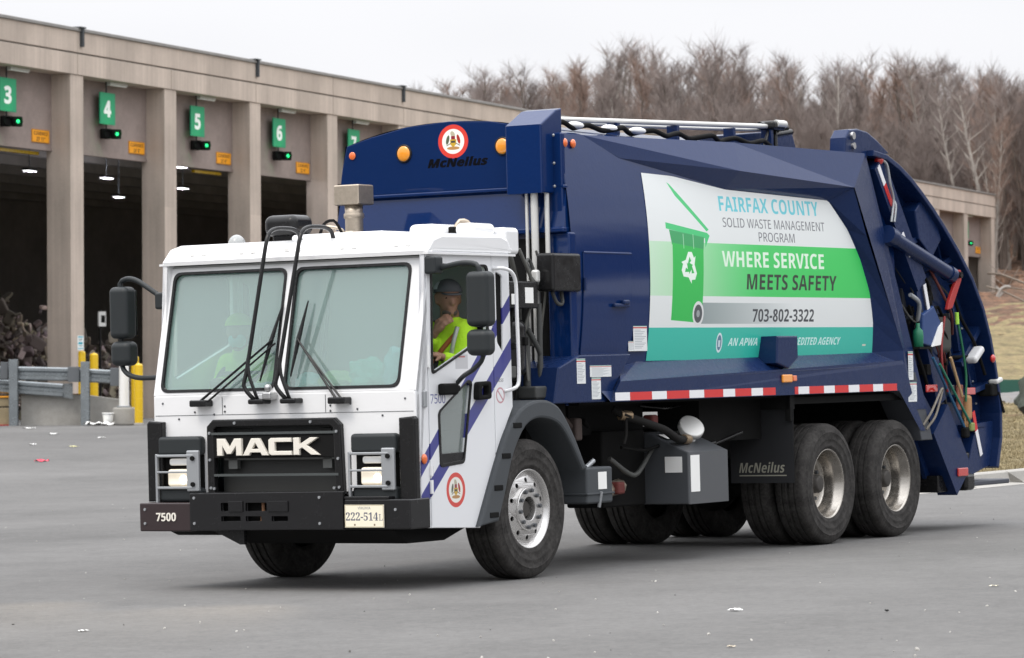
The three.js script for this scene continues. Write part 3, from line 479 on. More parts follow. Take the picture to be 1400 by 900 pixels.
{
  const kinds = [{ forks: 22, low: 0.34, tilt: 0.55, reach: 0.26 }, { forks: 24, low: 0.22, tilt: 0.42, reach: 0.26 }, { forks: 20, low: 0.45, tilt: 0.75, reach: 0.24 }, { forks: 26, low: 0.28, tilt: 0.5, reach: 0.22 }, { forks: 18, low: 0.5, tilt: 0.6, reach: 0.27 }, { forks: 24, low: 0.15, tilt: 0.5, reach: 0.3 }];
  const geo = kinds.map((k, i) => bareTree([17, 15, 18, 14, 18, 11][i], k, 900 + i * 37));
  const bark = [std(0.2, 0.168, 0.15, 0.95, 0, { map: rep(concreteMap, 1) }), std(0.38, 0.345, 0.315, 0.95, 0, { map: rep(concreteMap, 1) }), std(0.62, 0.59, 0.56, 0.9, 0, { map: rep(concreteMap, 1) })];
  const twig = [std(0.195, 0.158, 0.142, 0.95), std(0.24, 0.198, 0.18, 0.95), std(0.262, 0.182, 0.145, 0.95)];
  const kindWord = ['bare brown', 'bare slender', 'bare tall', 'bare narrow', 'bare topheavy', 'bare bushy'], hgts = [17, 15, 18, 14, 18, 11];
  const where = [[640, 'above the hall roof'], [700, 'left of the raised truck cover'], [780, 'above the front of the body'], [860, 'above the banner left end'], [940, 'above the bin on the banner'], [1020, 'above the middle of the banner'], [1100, 'above the banner lettering'], [1160, 'above the rear roof valve'], [1230, 'above the hinge of the tailgate'], [1300, 'above the curved tailgate'], [1352, 'above the hall end'], [1e9, 'right of the hall end']];
  const topTab = [[540, 128], [600, 116], [650, 108], [700, 96], [760, 88], [830, 64], [900, 76], [980, 62], [1050, 74], [1130, 95], [1180, 86], [1290, 82], [1340, 104], [1450, 98]];
  const put = (i, px, d, f, b, tw, label) => {
    const o = new THREE.Group(); o.name = numbered('bare_tree'); scene.add(o);
    const t = new THREE.Mesh(geo[i][0], bark[b]), c = new THREE.Mesh(geo[i][1], twig[tw]); t.name = 'trunk'; c.name = 'crown'; for (const m of [t, c]) m.castShadow = m.receiveShadow = true;
    const x = spot(px, d), base = landY(x, -d), top = (516 - lerpTab(topTab, px)) / 5000 * d + 1.52, sc = (top - base) / hgts[i] * f;
    o.add(t, c); o.position.set(x, base, -d); o.rotation.y = rr(0, 6.28); o.scale.set(sc * rr(0.95, 1.4), sc, sc * rr(0.95, 1.4));
    tag(o, label ?? `${f < 0.72 ? 'small ' : f > 1 ? 'big ' : ''}${kindWord[i]} ${['dark', 'grey', 'pale'][b]} tree in the ${d < 222 ? 'front' : d < 258 ? 'middle' : 'back'} row ${where.find((w) => px < w[0])[1]}`, 'tree', 'bare trees of the wood');
  };
  put(2, 1318, 196, 0.95, 2, 1, 'pale barked slender tree just behind the far end of the hall');
  put(4, 1362, 189, 0.9, 1, 1, 'tall pale tree standing right beside the far corner of the hall');
  put(2, 1286, 206, 1.08, 1, 1, 'tallest bare tree rising above the tail of the truck');
  put(4, 722, 215, 1.05, 0, 0, 'thin lone tree top beside the raised truck cover');
  for (let i = 0; i < 292; i++) {
    const d = i < 30 ? rr(188, 202) : rr(204, 300), px = i < 30 ? rr(1345, 1460) : i < 74 ? rr(560, 800) : 545 + 890 * ((i * 0.618034) % 1);
    const k = [0, 1, 2, 3, 4, 5, 1, 3][Math.floor(rnd() * 8)];
    put(k, px, d, (rnd() > 0.7 ? rr(0.92, 1.07) : rr(0.66, 0.98)) * (px < 780 ? rr(0.9, 1.05) : 1), rnd() > 0.88 ? 2 : rnd() > 0.5 ? 1 : 0, rnd() > 0.75 ? 2 : rnd() > 0.5 ? 1 : 0);
  }
  // undergrowth of saplings too dense to tell apart
  const N = 2600, im = new THREE.InstancedMesh(geo[5][1], twig[1], N), m = new THREE.Matrix4(), q = new THREE.Quaternion();
  for (let i = 0; i < N; i++) { const d = rr(200, 300), px = i < 1700 ? rr(540, 1440) : rr(1440, 2300), x = spot(px, d), s = rr(0.35, 0.9) * (px < 700 ? 0.7 : px > 1440 ? 1.15 : 1); m.compose(V(x, landY(x, -d), -d), q.setFromAxisAngle(V(0, 1, 0), rr(0, 6.28)), V(s, s, s)); im.setMatrixAt(i, m); }
  // the wood goes on round the yard, beyond both edges of the picture
  const im2 = new THREE.InstancedMesh(geo[0][1], twig[0], 1500);
  for (let i = 0; i < 1500; i++) { const right = i < 700, x = right ? rr(52, 120) : rr(-125, -70), z = right ? rr(-150, 30) : rr(-20, 80), s = rr(0.6, 0.9); m.compose(V(x, yardY(x, z) - 0.3, z), q.setFromAxisAngle(V(0, 1, 0), rr(0, 6.28)), V(s * 1.6, s * (right ? 0.8 : 1.05), s * 1.6)); im2.setMatrixAt(i, m); }
  im2.name = 'distant_wood'; im2.castShadow = im2.receiveShadow = true; scene.add(im2); tag(im2, 'bare wood that goes on round the yard beyond the picture', 'wood', null, 'stuff');
  im.name = 'brushwood'; im.castShadow = im.receiveShadow = true; scene.add(im); tag(im, 'tangled brown brushwood filling the wood behind the trunks', 'brushwood', null, 'stuff');
}
// ------------------------------------------------------------------ the refuse truck: local x runs to its rear, z to its left side, y up from the ground
const truckM = new THREE.Matrix4().set(0.5270726, -0.0198895, 0.8495875, -0.8622382, 0.0104830, 0.9998022, 0.0169026, -0.0175306, -0.8497556, -0.0000027, 0.5271769, -28.4380301, 0, 0, 0, 1);
const onTruck = (o) => { truckM.decompose(o.position, o.quaternion, o.scale); o.scale.set(1, 1, 1); return o; };
const truck = onTruck(thing('refuse_truck', 'white and navy rear loading refuse truck crossing the yard', 'truck'));
const T = (name, geos, mat, parent = truck, keepUV) => mesh(name, geos, mat, parent, keepUV);
const flipZ = (g) => { g = g.index ? g.toNonIndexed() : g; g.scale(1, 1, -1); const p = g.attributes; for (const k of Object.keys(p)) { const a = p[k], n = a.itemSize; for (let i = 0; i < a.count; i += 3) for (let c = 0; c < n; c++) { const t = a.array[(i + 1) * n + c]; a.array[(i + 1) * n + c] = a.array[(i + 2) * n + c]; a.array[(i + 2) * n + c] = t; } } g.computeVertexNormals(); return g; };

// ---- wheels
const TR = 0.531, W1 = 5.045, W2 = 6.395;
const tyreGeo = (() => {
  const half = [[0.295, 0.105], [0.30, 0.128], [0.325, 0.139], [0.333, 0.145], [0.341, 0.142], [0.385, 0.150], [0.392, 0.155], [0.40, 0.152], [0.446, 0.152], [0.452, 0.156], [0.458, 0.151], [0.49, 0.143], [0.512, 0.133], [0.524, 0.118], [TR, 0.098], [TR, 0.066], [TR - 0.013, 0.063], [TR - 0.013, 0.053], [TR, 0.050], [TR + 0.001, 0.016], [TR - 0.013, 0.013], [TR - 0.013, 0.004]];
  const prof = [...half, ...half.slice().reverse().map(([r, z]) => [r, -z])].reverse();
  return toCreasedNormals(lathe(prof, 64).rotateX(Math.PI / 2), 1.1);
})();
const circ = (cx, cy, r, n, sx = 1) => Array.from({ length: n }, (_, i) => [cx + Math.cos(i / n * 6.28319) * r * sx, cy + Math.sin(i / n * 6.28319) * r]);
function discWithHoles(r0, r1, nh, rh, rr_, z0, z1, th) {     // a dished wheel disc with hand holes
  const holes = [circ(0, 0, r0, 32)]; for (let i = 0; i < nh; i++) { const a = (i + 0.5) / nh * 6.28319; holes.push(circ(Math.cos(a) * rh, Math.sin(a) * rh, rr_, 12)); }
  const g = new THREE.ExtrudeGeometry(shapeOf(circ(0, 0, r1, 56), holes), { depth: th, bevelEnabled: false }), p = g.attributes.position;
  for (let i = 0; i < p.count; i++) { const r = Math.hypot(p.getX(i), p.getY(i)); p.setZ(i, p.getZ(i) + z0 + (z1 - z0) * (r - r0) / (r1 - r0)); }
  g.computeVertexNormals(); return g;
}
const nuts = (n, r, z, s) => Array.from({ length: n }, (_, i) => new THREE.CylinderGeometry(s, s * 1.05, 0.026, 6).rotateX(Math.PI / 2).translate(Math.cos((i + 0.2) / n * 6.28319) * r, Math.sin((i + 0.2) / n * 6.28319) * r, z));
function frontWheel(side) {
  const w = new THREE.Group(); w.name = 'wheel'; truck.add(w); w.position.set(0, TR, side * 1.045);
  T('tyre', tyreGeo.clone(), M.rubber, w);
  const f = (g) => (side < 0 ? flipZ(g) : g);
  T('rim', [f(lathe([[0.262, 0.03], [0.272, 0.075], [0.288, 0.105], [0.303, 0.118], [0.305, 0.128], [0.297, 0.132], [0.286, 0.122], [0.272, 0.108], [0.262, 0.085]].reverse(), 56).rotateX(Math.PI / 2)), f(discWithHoles(0.125, 0.272, 10, 0.219, 0.019, 0.112, 0.078, 0.012)), f(lathe([[0.165, 0.1], [0.165, 0.124], [0.158, 0.13], [0.095, 0.13], [0.09, 0.124], [0.088, 0.07]].reverse(), 40).rotateX(Math.PI / 2))], M.alloy, w);
  T('lug_nut', nuts(10, 0.141, side * 0.138, 0.0155), M.grey, w);
  T('hub', [f(lathe([[0.0, 0.098], [0.05, 0.1], [0.062, 0.09], [0.07, 0.06], [0.088, 0.06], [0.088, -0.02], [0.0, -0.02]].reverse(), 28).rotateX(Math.PI / 2))], std(0.06, 0.055, 0.05, 0.6, 0.4), w);
  T('brake_drum', lathe([[0, -0.1], [0.255, -0.1], [0.255, 0.03], [0, 0.03]], 36).rotateX(Math.PI / 2), M.blackMatt, w);
  return w;
}
function rearWheel(x, side) {
  const w = new THREE.Group(); w.name = 'wheel'; truck.add(w); w.position.set(x, TR, side * 1.03);
  const f = (g) => (side < 0 ? flipZ(g) : g);
  T('tyre', tyreGeo.clone(), M.rubber, w);
  T('inner_tyre', tyreGeo.clone().translate(0, 0, -side * 0.335), M.rubber, w);
  T('rim', f(lathe([[0.10, -0.075], [0.20, -0.06], [0.236, -0.05], [0.246, -0.03], [0.252, 0.03], [0.268, 0.075], [0.284, 0.095], [0.287, 0.115], [0.297, 0.128], [0.306, 0.132], [0.307, 0.122], [0.296, 0.1]], 56).rotateX(Math.PI / 2)), M.rimRear, w);
  T('lug_nut', nuts(10, 0.143, -side * 0.038, 0.0165), M.grey, w);
  T('hub', f(lathe([[0.0, 0.055], [0.055, 0.055], [0.075, 0.045], [0.085, -0.02], [0.115, -0.06], [0.115, -0.08]].reverse(), 28).rotateX(Math.PI / 2)), std(0.07, 0.065, 0.06, 0.6, 0.5), w);
  T('inner_rim', lathe([[0.0, -0.2], [0.25, -0.2], [0.25, -0.09], [0, -0.09]], 30).rotateX(Math.PI / 2).scale(1, 1, side), M.blackMatt, w);
}
for (const s of [1, -1]) { frontWheel(s); rearWheel(W1, s); rearWheel(W2, s); }

// ---- chassis
T('frame_rail', [bx(-1.35, 7.0, 0.78, 1.05, 0.38, 0.46), bx(-1.35, 7.0, 0.78, 1.05, -0.46, -0.38), ...[0.4, 1.6, 2.8, 4.1, 5.7, 6.8].map((x) => bx(x, x + 0.12, 0.8, 1.02, -0.4, 0.4))], M.chassis);
T('axle', [rod([0, 0.5, -0.95], [0, 0.5, 0.95], 0.07), bx(-0.4, 0.4, 0.62, 0.68, 0.38, 0.47), bx(-0.4, 0.4, 0.62, 0.68, -0.47, -0.38)], M.chassis);
for (const x of [W1, W2]) T('axle', [rod([x, TR, -0.9], [x, TR, 0.9], 0.11), new THREE.SphereGeometry(0.24, 16, 12).translate(x, TR, 0)], M.chassis);
T('drive_shaft', [rod([0.6, 0.75, 0], [W1, 0.58, 0], 0.055), rod([W1, 0.56, 0], [W2, 0.56, 0], 0.05)], M.chassis);
T('engine', [rb(-1.1, 0.35, 0.62, 1.55, -0.42, 0.42, 0.06), rb(-0.2, 0.6, 1.3, 1.75, -0.35, 0.3, 0.05), rb(-1.38, -1.2, 0.6, 1.3, -0.6, 0.5, 0.03)], M.blackMatt);
T('belly_pan', [prismZ([[-1.62, 0.62], [-1.62, 0.44], [-1.45, 0.34], [-0.95, 0.34], [-0.62, 0.43], [-0.62, 0.62]], -0.42, 1.02, 0.01), prismZ([[-1.62, 0.62], [-1.62, 0.46], [-1.45, 0.40], [-0.7, 0.42], [-0.62, 0.62]], -1.08, -0.42, 0.01)], M.blackMatt);
T('belly_bracket', [prismX([[-0.62, 0.46], [-0.34, 0.34], [-0.3, 0.34], [-0.3, 0.46]], -1.66, -1.62, 0.004)], M.black);

// ---- cab
const cab = new THREE.Group(); cab.name = 'cab'; truck.add(cab);
const cz = 1.19;
T('front_panel', [prismX(roundPoly([[-cz, 0.46], [cz, 0.46], [cz, 1.46], [-cz, 1.46]], 0.03), -1.56, -1.50, 0.012, [[[-0.655, 0.55], [-0.655, 1.215], [-0.605, 1.26], [0.49, 1.26], [0.54, 1.215], [0.56, 0.55]]])], M.white, cab);
const rake = Math.atan2(0.23, 0.98);
const tilt = (g) => g.rotateZ(-rake).translate(-1.56, 1.455, 0);
const winL = roundPoly([[-1.115, 0.035], [-0.075, 0.035], [-0.075, 0.955], [-1.115, 0.955]], 0.07, 5), winR = roundPoly([[0.02, 0.035], [1.04, 0.035], [1.04, 0.955], [0.02, 0.955]], 0.07, 5);
T('windshield_surround', tilt(prismX([[-cz, 0], [cz, 0], [cz, 1.0], [-cz, 1.0]], 0, 0.05, 0.008, [winL, winR])), M.white, cab);
const grow = (pts, d) => { const c = pts.reduce((a, p) => [a[0] + p[0] / pts.length, a[1] + p[1] / pts.length], [0, 0]); const hx_ = Math.max(...pts.map((p) => Math.abs(p[0] - c[0]))), hy_ = Math.max(...pts.map((p) => Math.abs(p[1] - c[1]))); return pts.map((p) => [c[0] + (p[0] - c[0]) * (1 + d / hx_), c[1] + (p[1] - c[1]) * (1 + d / hy_)]); };
for (const w of [winL, winR]) {
  const ws = T('windshield', tilt(prismX(grow(w, 0.006), 0.02, 0.026)), M.glass, cab); 
  T('gasket', tilt(prismX(grow(w, 0.010), -0.010, 0.012, 0.003, [grow(w, -0.008)])), M.black, cab);
}
// side decals are printed on the white side panels: stripes, fleet number, county seal
const SX0 = -1.68, SX1 = -0.12, SY0 = 0.34, SY1 = 2.56;
const seal = (x, cx, cy, rx, ry) => {
  x.save(); x.translate(cx, cy); x.scale(rx, ry);
  const disc = (r, c) => { x.fillStyle = c; x.beginPath(); x.arc(0, 0, r, 0, 7); x.fill(); };
  disc(1, '#d8453c'); disc(0.74, '#f1efe6');
  x.fillStyle = '#b9b29a'; x.beginPath(); x.ellipse(-0.02, -0.42, 0.13, 0.2, -0.5, 0, 7); x.fill();
  x.fillStyle = '#8c2f3a'; x.fillRect(-0.13, -0.32, 0.26, 0.2); x.fillStyle = '#a8352f'; x.beginPath(); x.ellipse(0.36, -0.12, 0.1, 0.28, -0.25, 0, 7); x.fill();
  x.fillStyle = '#5c6450'; x.beginPath(); x.ellipse(-0.36, -0.1, 0.1, 0.28, 0.25, 0, 7); x.fill();
  x.fillStyle = '#c9a43a'; x.beginPath(); x.moveTo(-0.2, -0.12); x.lineTo(0.22, -0.12); x.lineTo(0.2, 0.16); x.lineTo(0, 0.36); x.lineTo(-0.2, 0.16); x.fill();
  x.fillStyle = '#4a4a44'; x.fillRect(-0.14, -0.04, 0.28, 0.12); x.fillStyle = '#b98a54'; x.beginPath(); x.ellipse(0, 0.4, 0.42, 0.1, 0, 0, 7); x.fill();
  x.strokeStyle = '#7a7266'; x.lineWidth = 0.05; x.beginPath(); x.moveTo(-0.45, 0.25); x.lineTo(-0.15, 0.1); x.moveTo(0.45, 0.25); x.lineTo(0.15, 0.1); x.stroke();
  x.restore();
};
const sideTex = canvasTex(1092, 1554, (x, w, h) => {
  const P = (a, b) => [(a - SX0) / (SX1 - SX0) * w, (SY1 - b) / (SY1 - SY0) * h];
  x.fillStyle = '#ecedef'; x.fillRect(0, 0, w, h);
  const poly = (c, ...q) => { x.fillStyle = c; x.beginPath(); q.forEach((p, i) => x[i ? 'lineTo' : 'moveTo'](...P(...p))); x.fill(); };
  poly('#2b2f86', [-1.68, 0.665], [-1.68, 0.78], [-0.2, 2.19], [-0.2, 2.07]);
  poly('#2b2f86', [-1.68, 0.42], [-1.68, 0.545], [-0.2, 1.86], [-0.2, 1.70]);
  x.fillStyle = '#2b2f86'; x.font = '66px sans-serif'; x.fillText('7500', ...P(-1.372, 1.355));
  seal(x, ...P(-1.055, 0.715), 0.128 * w / (SX1 - SX0), 0.128 * h / (SY1 - SY0));
  x.strokeStyle = '#c48f96'; x.lineWidth = 9; x.beginPath(); x.arc(...P(-0.40, 1.40), 38, 0, 7); x.stroke(); x.beginPath(); x.moveTo(...P(-0.44, 1.44)); x.lineTo(...P(-0.36, 1.36)); x.stroke();
  x.fillStyle = '#c9c9cc'; x.fillRect(...P(-1.02, 1.71), 120, 74); x.fillStyle = '#b36a6a'; x.fillRect(...P(-1.0, 1.70), 80, 8);
  x.fillStyle = '#3a3a40'; x.font = 'italic 34px serif'; x.fillText('Class', ...P(-0.47, 1.50));
});
const sidePaint = phy(0.86, 0.865, 0.87, 0.35, { map: sideTex, clearcoat: 0.7, clearcoatRoughness: 0.12 });
const sideUV = (g) => { g = g.index ? g.toNonIndexed() : g; const p = g.attributes.position, uv = new Float32Array(p.count * 2); for (let i = 0; i < p.count; i++) { uv[2 * i] = (p.getX(i) - SX0) / (SX1 - SX0); uv[2 * i + 1] = (p.getY(i) - SY0) / (SY1 - SY0); } g.setAttribute('uv', new THREE.BufferAttribute(uv, 2)); return g; };
const doorWin = roundPoly([[-1.318, 2.37], [-1.335, 1.575], [-0.565, 1.855], [-0.555, 2.37]], 0.05), kickWin = roundPoly([[-1.255, 1.29], [-1.245, 0.905], [-0.935, 0.925], [-0.815, 1.49], [-0.86, 1.51]], 0.035);
const rearSlot = roundPoly([[-0.425, 2.33], [-0.425, 1.80], [-0.345, 1.72], [-0.335, 2.30]], 0.02);
const xAt = (y) => (y < 1.46 ? -1.555 : -1.555 + (y - 1.46) * 0.2347);
const pFront = [[xAt(0.46), 0.46], [-1.392, 0.45], [-1.392, 2.47], [xAt(2.45), 2.47], [xAt(1.46), 1.46]];
const pDoor = [[-1.384, 0.45], [-0.73, 0.42], [-0.66, 0.56], [-0.49, 0.90], [-0.49, 2.47], [-1.384, 2.47]];
const pRear = [[-0.482, 0.92], [-0.33, 1.17], [-0.225, 1.31], [-0.235, 2.47], [-0.482, 2.47]];
for (const s of [1, -1]) {
  const f = (g) => (s < 0 ? flipZ(g) : g), paint = s > 0 ? sidePaint : M.white, keep = s > 0;
  const put = (n, g, par = cab) => T(n, s > 0 ? sideUV(g) : flipZ(g), paint, par, keep);
  put('corner_panel', prismZ(pFront, 1.15, cz, 0.006));
  const door = put('door', prismZ(pDoor, 1.152, cz + 0.003, 0.006, [doorWin, kickWin]), truck);
  put('rear_pillar', prismZ(pRear, 1.15, cz, 0.006, [rearSlot]));
  T('slot_pane', f(prismZ(grow(rearSlot, 0.004), 1.16, 1.175)), M.blackMatt, cab);
  T('kick_window', f(prismZ(grow(kickWin, 0.008), 1.163, 1.169)), M.glassDoor, door);
  T('kick_window_seal', f(prismZ(grow(kickWin, 0.02), 1.185, 1.199, 0.003, [grow(kickWin, -0.008)])), M.black, door);
  T('kick_window_base', f(prismZ([[-1.24, 0.91], [-0.94, 0.925], [-0.925, 0.99], [-1.243, 0.985]], 1.17, 1.19, 0.003)), M.black, door);
  T('window_seal', f(prismZ(grow(doorWin, 0.016), 1.186, 1.199, 0.003, [grow(doorWin, -0.010)])), M.black, door);
  T('door_pull', [f(rb(-1.27, -1.06, 1.415, 1.50, cz, cz + 0.06, 0.02)), f(rb(-1.12, -1.02, 1.44, 1.485, cz + 0.01, cz + 0.05, 0.015))], M.blackMatt, door);
  T('door_handle', f(prismZ(roundPoly([[-0.79, 1.37], [-0.60, 1.375], [-0.60, 1.51], [-0.775, 1.505]], 0.03), cz, cz + 0.055, 0.012, [roundPoly([[-0.735, 1.405], [-0.645, 1.405], [-0.645, 1.475], [-0.73, 1.475]], 0.02)])), M.blackMatt, door);
  T('door_hinge', [f(rod([-1.388, 0.70, cz + 0.008], [-1.388, 0.80, cz + 0.008], 0.016)), f(rod([-1.388, 0.83, cz + 0.008], [-1.388, 0.9, cz + 0.008], 0.016)), f(rod([-1.388, 1.62, cz + 0.008], [-1.388, 1.78, cz + 0.008], 0.014))], M.white, cab);
  T('grab_rail', f(tube([[-0.46, 2.35, cz], [-0.44, 2.355, cz + 0.06], [-0.33, 2.33, cz + 0.075], [-0.262, 2.25, cz + 0.075], [-0.255, 2.0, cz + 0.075], [-0.25, 1.52, cz + 0.075], [-0.3, 1.45, cz + 0.06], [-0.33, 1.43, cz]], 0.0145, 8)), M.white, cab);
  T('bump_strip', f(prismX([[1.075, 0.66], [1.215, 0.66], [1.215, 1.25], [1.195, 1.27], [1.075, 1.26]].map(([z, y]) => [z, s > 0 && y < 0.7 ? 0.50 : y]), -1.62, -1.555, 0.012)), M.black, cab);
}
T('marker_light', new THREE.SphereGeometry(0.035, 12, 8).scale(1, 1.1, 0.5).translate(-1.47, 0.955, cz + 0.004), M.amberDim, cab);
T('corner_catch', [rb(-1.47, -1.43, 1.33, 1.45, cz, cz + 0.02, 0.008)], M.silver, cab);
T('roof', [prismZ([[-1.40, 2.445], [-1.405, 2.475], [-1.30, 2.575], [-1.18, 2.605], [-0.36, 2.615], [-0.26, 2.585], [-0.2, 2.50], [-0.2, 2.465], [-1.28, 2.465], [-1.30, 2.445]], -1.205, 1.205, 0.03)], M.white, cab);
T('drip_rail', [bx(-1.4, -0.19, 2.446, 2.462, cz - 0.01, 1.225), bx(-1.4, -0.19, 2.446, 2.462, -1.225, -cz + 0.01)], M.white, cab);
T('rear_wall', [bx(-0.235, -0.205, 1.0, 2.466, -1.15, 1.15)], M.white, cab);
T('roof_fairing', [rb(-0.27, -0.05, 2.46, 2.67, 0.98, 1.185, 0.04), rb(-0.75, -0.36, 2.60, 2.70, 0.62, 0.86, 0.045), rb(-0.62, -0.28, 2.60, 2.70, 0.95, 1.12, 0.045), rb(-0.9, -0.3, 2.6, 2.66, -0.35, 0.5, 0.03)], M.white, cab);
T('liner', [bx(-0.26, -0.24, 0.95, 2.45, -1.14, 1.14), bx(-1.32, -0.26, 2.42, 2.44, -1.14, 1.14)], M.liner, cab);
T('cab_floor', [bx(-1.49, -0.26, 0.60, 0.66, -1.145, 1.145), rb(-1.35, -0.27, 0.66, 1.42, -0.42, 0.36, 0.05)], M.dash, cab);
T('dashboard', [prismZ([[-1.49, 1.0], [-1.49, 1.44], [-1.30, 1.46], [-1.12, 1.40], [-1.1, 1.1], [-1.3, 1.0]], -1.13, 1.13, 0.02)], M.dash, cab);
T('seat', [rb(-0.78, -0.3, 1.15, 1.3, 0.5, 1.02, 0.05), rb(-0.42, -0.28, 1.28, 1.98, 0.5, 1.02, 0.05)], M.seat, cab);
T('seat', [rb(-0.82, -0.3, 1.15, 1.3, -1.02, -0.5, 0.05), rb(-0.42, -0.28, 1.28, 1.98, -1.02, -0.5, 0.05)], M.seat, cab);
for (const z of [0.78, -0.78]) { T('steering_wheel', [new THREE.TorusGeometry(0.2, 0.018, 8, 36).rotateY(Math.PI / 2).rotateZ(-0.9).translate(-0.98, 1.62, z), rod([-1.2, 1.35, z], [-0.99, 1.61, z], 0.03), rod([-0.98, 1.62, z - 0.2], [-0.98, 1.62, z + 0.2], 0.014)], M.blackMatt, cab); }
T('inner_pole', [rod([-1.35, 1.46, 0.22], [-1.22, 2.42, 0.24], 0.016, 0.016, 8)], M.black, cab);
// grille
T('grille_frame', prismX([[-0.665, 0.58], [-0.665, 1.22], [-0.61, 1.27], [0.495, 1.27], [0.55, 1.22], [0.57, 0.58]], -1.605, -1.55, 0.01, [[[-0.60, 0.62], [-0.60, 1.195], [-0.575, 1.215], [0.46, 1.215], [0.485, 1.195], [0.50, 0.62]]]), M.black, cab);
T('radiator', [bx(-1.46, -1.44, 0.6, 1.25, -0.62, 0.53), rb(-1.5, -1.46, 1.05, 1.2, -0.56, -0.32, 0.01), rb(-1.5, -1.46, 1.07, 1.2, 0.3, 0.4, 0.01)], std(0.03, 0.031, 0.03, 0.6), cab);
T('oil_cooler', [bx(-1.53, -1.5, 0.965, 0.985, -0.56, 0.46), bx(-1.53, -1.49, 0.9, 0.98, -0.52, -0.44), bx(-1.53, -1.49, 0.9, 0.98, 0.34, 0.42)], std(0.14, 0.145, 0.14, 0.5, 0.3), cab);
T('grille_duct', [bx(-1.54, -1.46, 0.98, 1.15, -0.60, 0.5)], M.blackMatt, cab);
T('grille_bar', beam([-1.60, 1.165, -0.62], [-1.60, 1.165, 0.52], 0.02, 0.018), std(0.09, 0.1, 0.1, 0.5, 0.5), cab);
T('grille_bar', beam([-1.60, 0.855, -0.60], [-1.60, 0.855, 0.53], 0.02, 0.018), std(0.09, 0.1, 0.1, 0.5, 0.5), cab);
{
  const bolt = []; for (const [z, y] of [[-0.635, 1.17], [-0.635, 0.97], [-0.63, 0.76], [0.52, 1.17], [0.53, 0.97], [0.535, 0.76], [-0.4, 1.243], [0.29, 1.243], [-0.6, 0.755], [0.49, 0.755]]) bolt.push(new THREE.CylinderGeometry(0.011, 0.011, 0.012, 8).rotateZ(Math.PI / 2).translate(-1.609, y, z));
  T('grille_bolt', bolt, M.silver, cab);
  // wide block letters; pen runs along z (left to right as read from the front)
  const L = {
    M: [[[0, 0], [0.24, 0], [0.24, 0.58], [0.44, 0.1], [0.62, 0.1], [0.86, 0.58], [0.86, 0], [1.1, 0], [1.1, 1], [0.78, 1], [0.55, 0.47], [0.32, 1], [0, 1]].reverse()],
    A: [[[0, 0], [0.27, 0], [0.33, 0.17], [0.79, 0.17], [0.85, 0], [1.12, 0], [0.74, 1], [0.38, 1]], [[0.41, 0.38], [0.56, 0.74], [0.71, 0.38]]],
    C: [[[0.12, 0], [1.02, 0], [1.02, 0.24], [0.27, 0.24], [0.27, 0.76], [1.0, 0.76], [1.0, 1], [0.1, 1], [0, 0.9], [0, 0.12]]],
    K: [[[0, 0], [0.25, 0], [0.25, 0.32], [0.38, 0.42], [0.78, 0], [1.12, 0], [0.58, 0.56], [1.08, 1], [0.72, 1], [0.25, 0.6], [0.25, 1], [0, 1]]],
  };
  let z = -0.555; const s = 0.205, H = 0.128;
  for (const [k, w] of [['M', 1.1], ['A', 1.12], ['C', 1.02], ['K', 1.12]]) {
    const f = (a) => a.map(([u, v]) => [z + u * s, 1.0 + v * H]);
    T('badge_letter', prismX(f(L[k][0]), -1.628, -1.60, 0.004, L[k][1] ? [f(L[k][1])] : []), M.cream, cab); z += (w + (k === 'M' ? 0.06 : k === 'A' ? 0.03 : 0.08)) * s;
  }
  T('badge_plate', bx(-1.60, -1.585, 0.985, 1.145, -0.61, 0.51), M.blackMatt, cab);
}
// headlights
for (const z0 of [-0.905, 0.855]) {
  const h = new THREE.Group(); h.name = 'headlight'; truck.add(h); h.position.set(0, 0, z0);
  T('bezel', rb(-1.64, -1.55, 1.005, 1.15, -0.20, 0.20, 0.03), M.mirrorShell, h); T('bezel', rb(-1.64, -1.55, 0.655, 0.765, -0.19, 0.20, 0.03), M.mirrorShell, h);
  T('bucket', [bx(-1.575, -1.55, 0.75, 1.01, -0.185, 0.185)], M.blackMatt, h);
  T('cage', [rb(-1.665, -1.64, 0.995, 1.015, -0.2, 0.15, 0.006), rb(-1.665, -1.64, 0.875, 0.89, -0.2, 0.1, 0.005), rb(-1.665, -1.64, 0.755, 0.775, -0.19, 0.15, 0.006), rb(-1.665, -1.635, 0.64, 1.02, -0.205, -0.185, 0.006), rb(-1.662, -1.63, 0.735, 1.045, 0.085, 0.20, 0.012)], M.silver, h);
  T('cage_bolt', [new THREE.CylinderGeometry(0.018, 0.018, 0.02, 8).rotateZ(Math.PI / 2).translate(-1.668, 0.985, 0.15), new THREE.CylinderGeometry(0.018, 0.018, 0.02, 8).rotateZ(Math.PI / 2).translate(-1.668, 0.79, 0.15)], M.blackMatt, h);
  T('day_lamp', rb(-1.62, -1.575, 0.93, 0.985, -0.11, 0.07, 0.02), M.lensClear, h);
  T('lens', rb(-1.625, -1.575, 0.772, 0.905, -0.125, 0.085, 0.04), phy(0.8, 0.78, 0.72, 0.12, { clearcoat: 1, emissive: C(1, 0.82, 0.55), emissiveIntensity: 0.35 }), h);
  T('bulb', new THREE.SphereGeometry(0.034, 14, 10).scale(0.4, 1, 1).translate(-1.626, 0.825, 0.03), std(1, 1, 1, 0.3, 0, { emissive: C(1, 0.9, 0.72), emissiveIntensity: 2.2 }), h);
  const l = new THREE.SpotLight(0xffe6c0, 10, 25, 0.5, 0.6); l.position.set(-1.68, 0.825, 0.03); l.target.position.set(-8, 0.2, 0.03); l.castShadow = true; h.add(l, l.target);
}
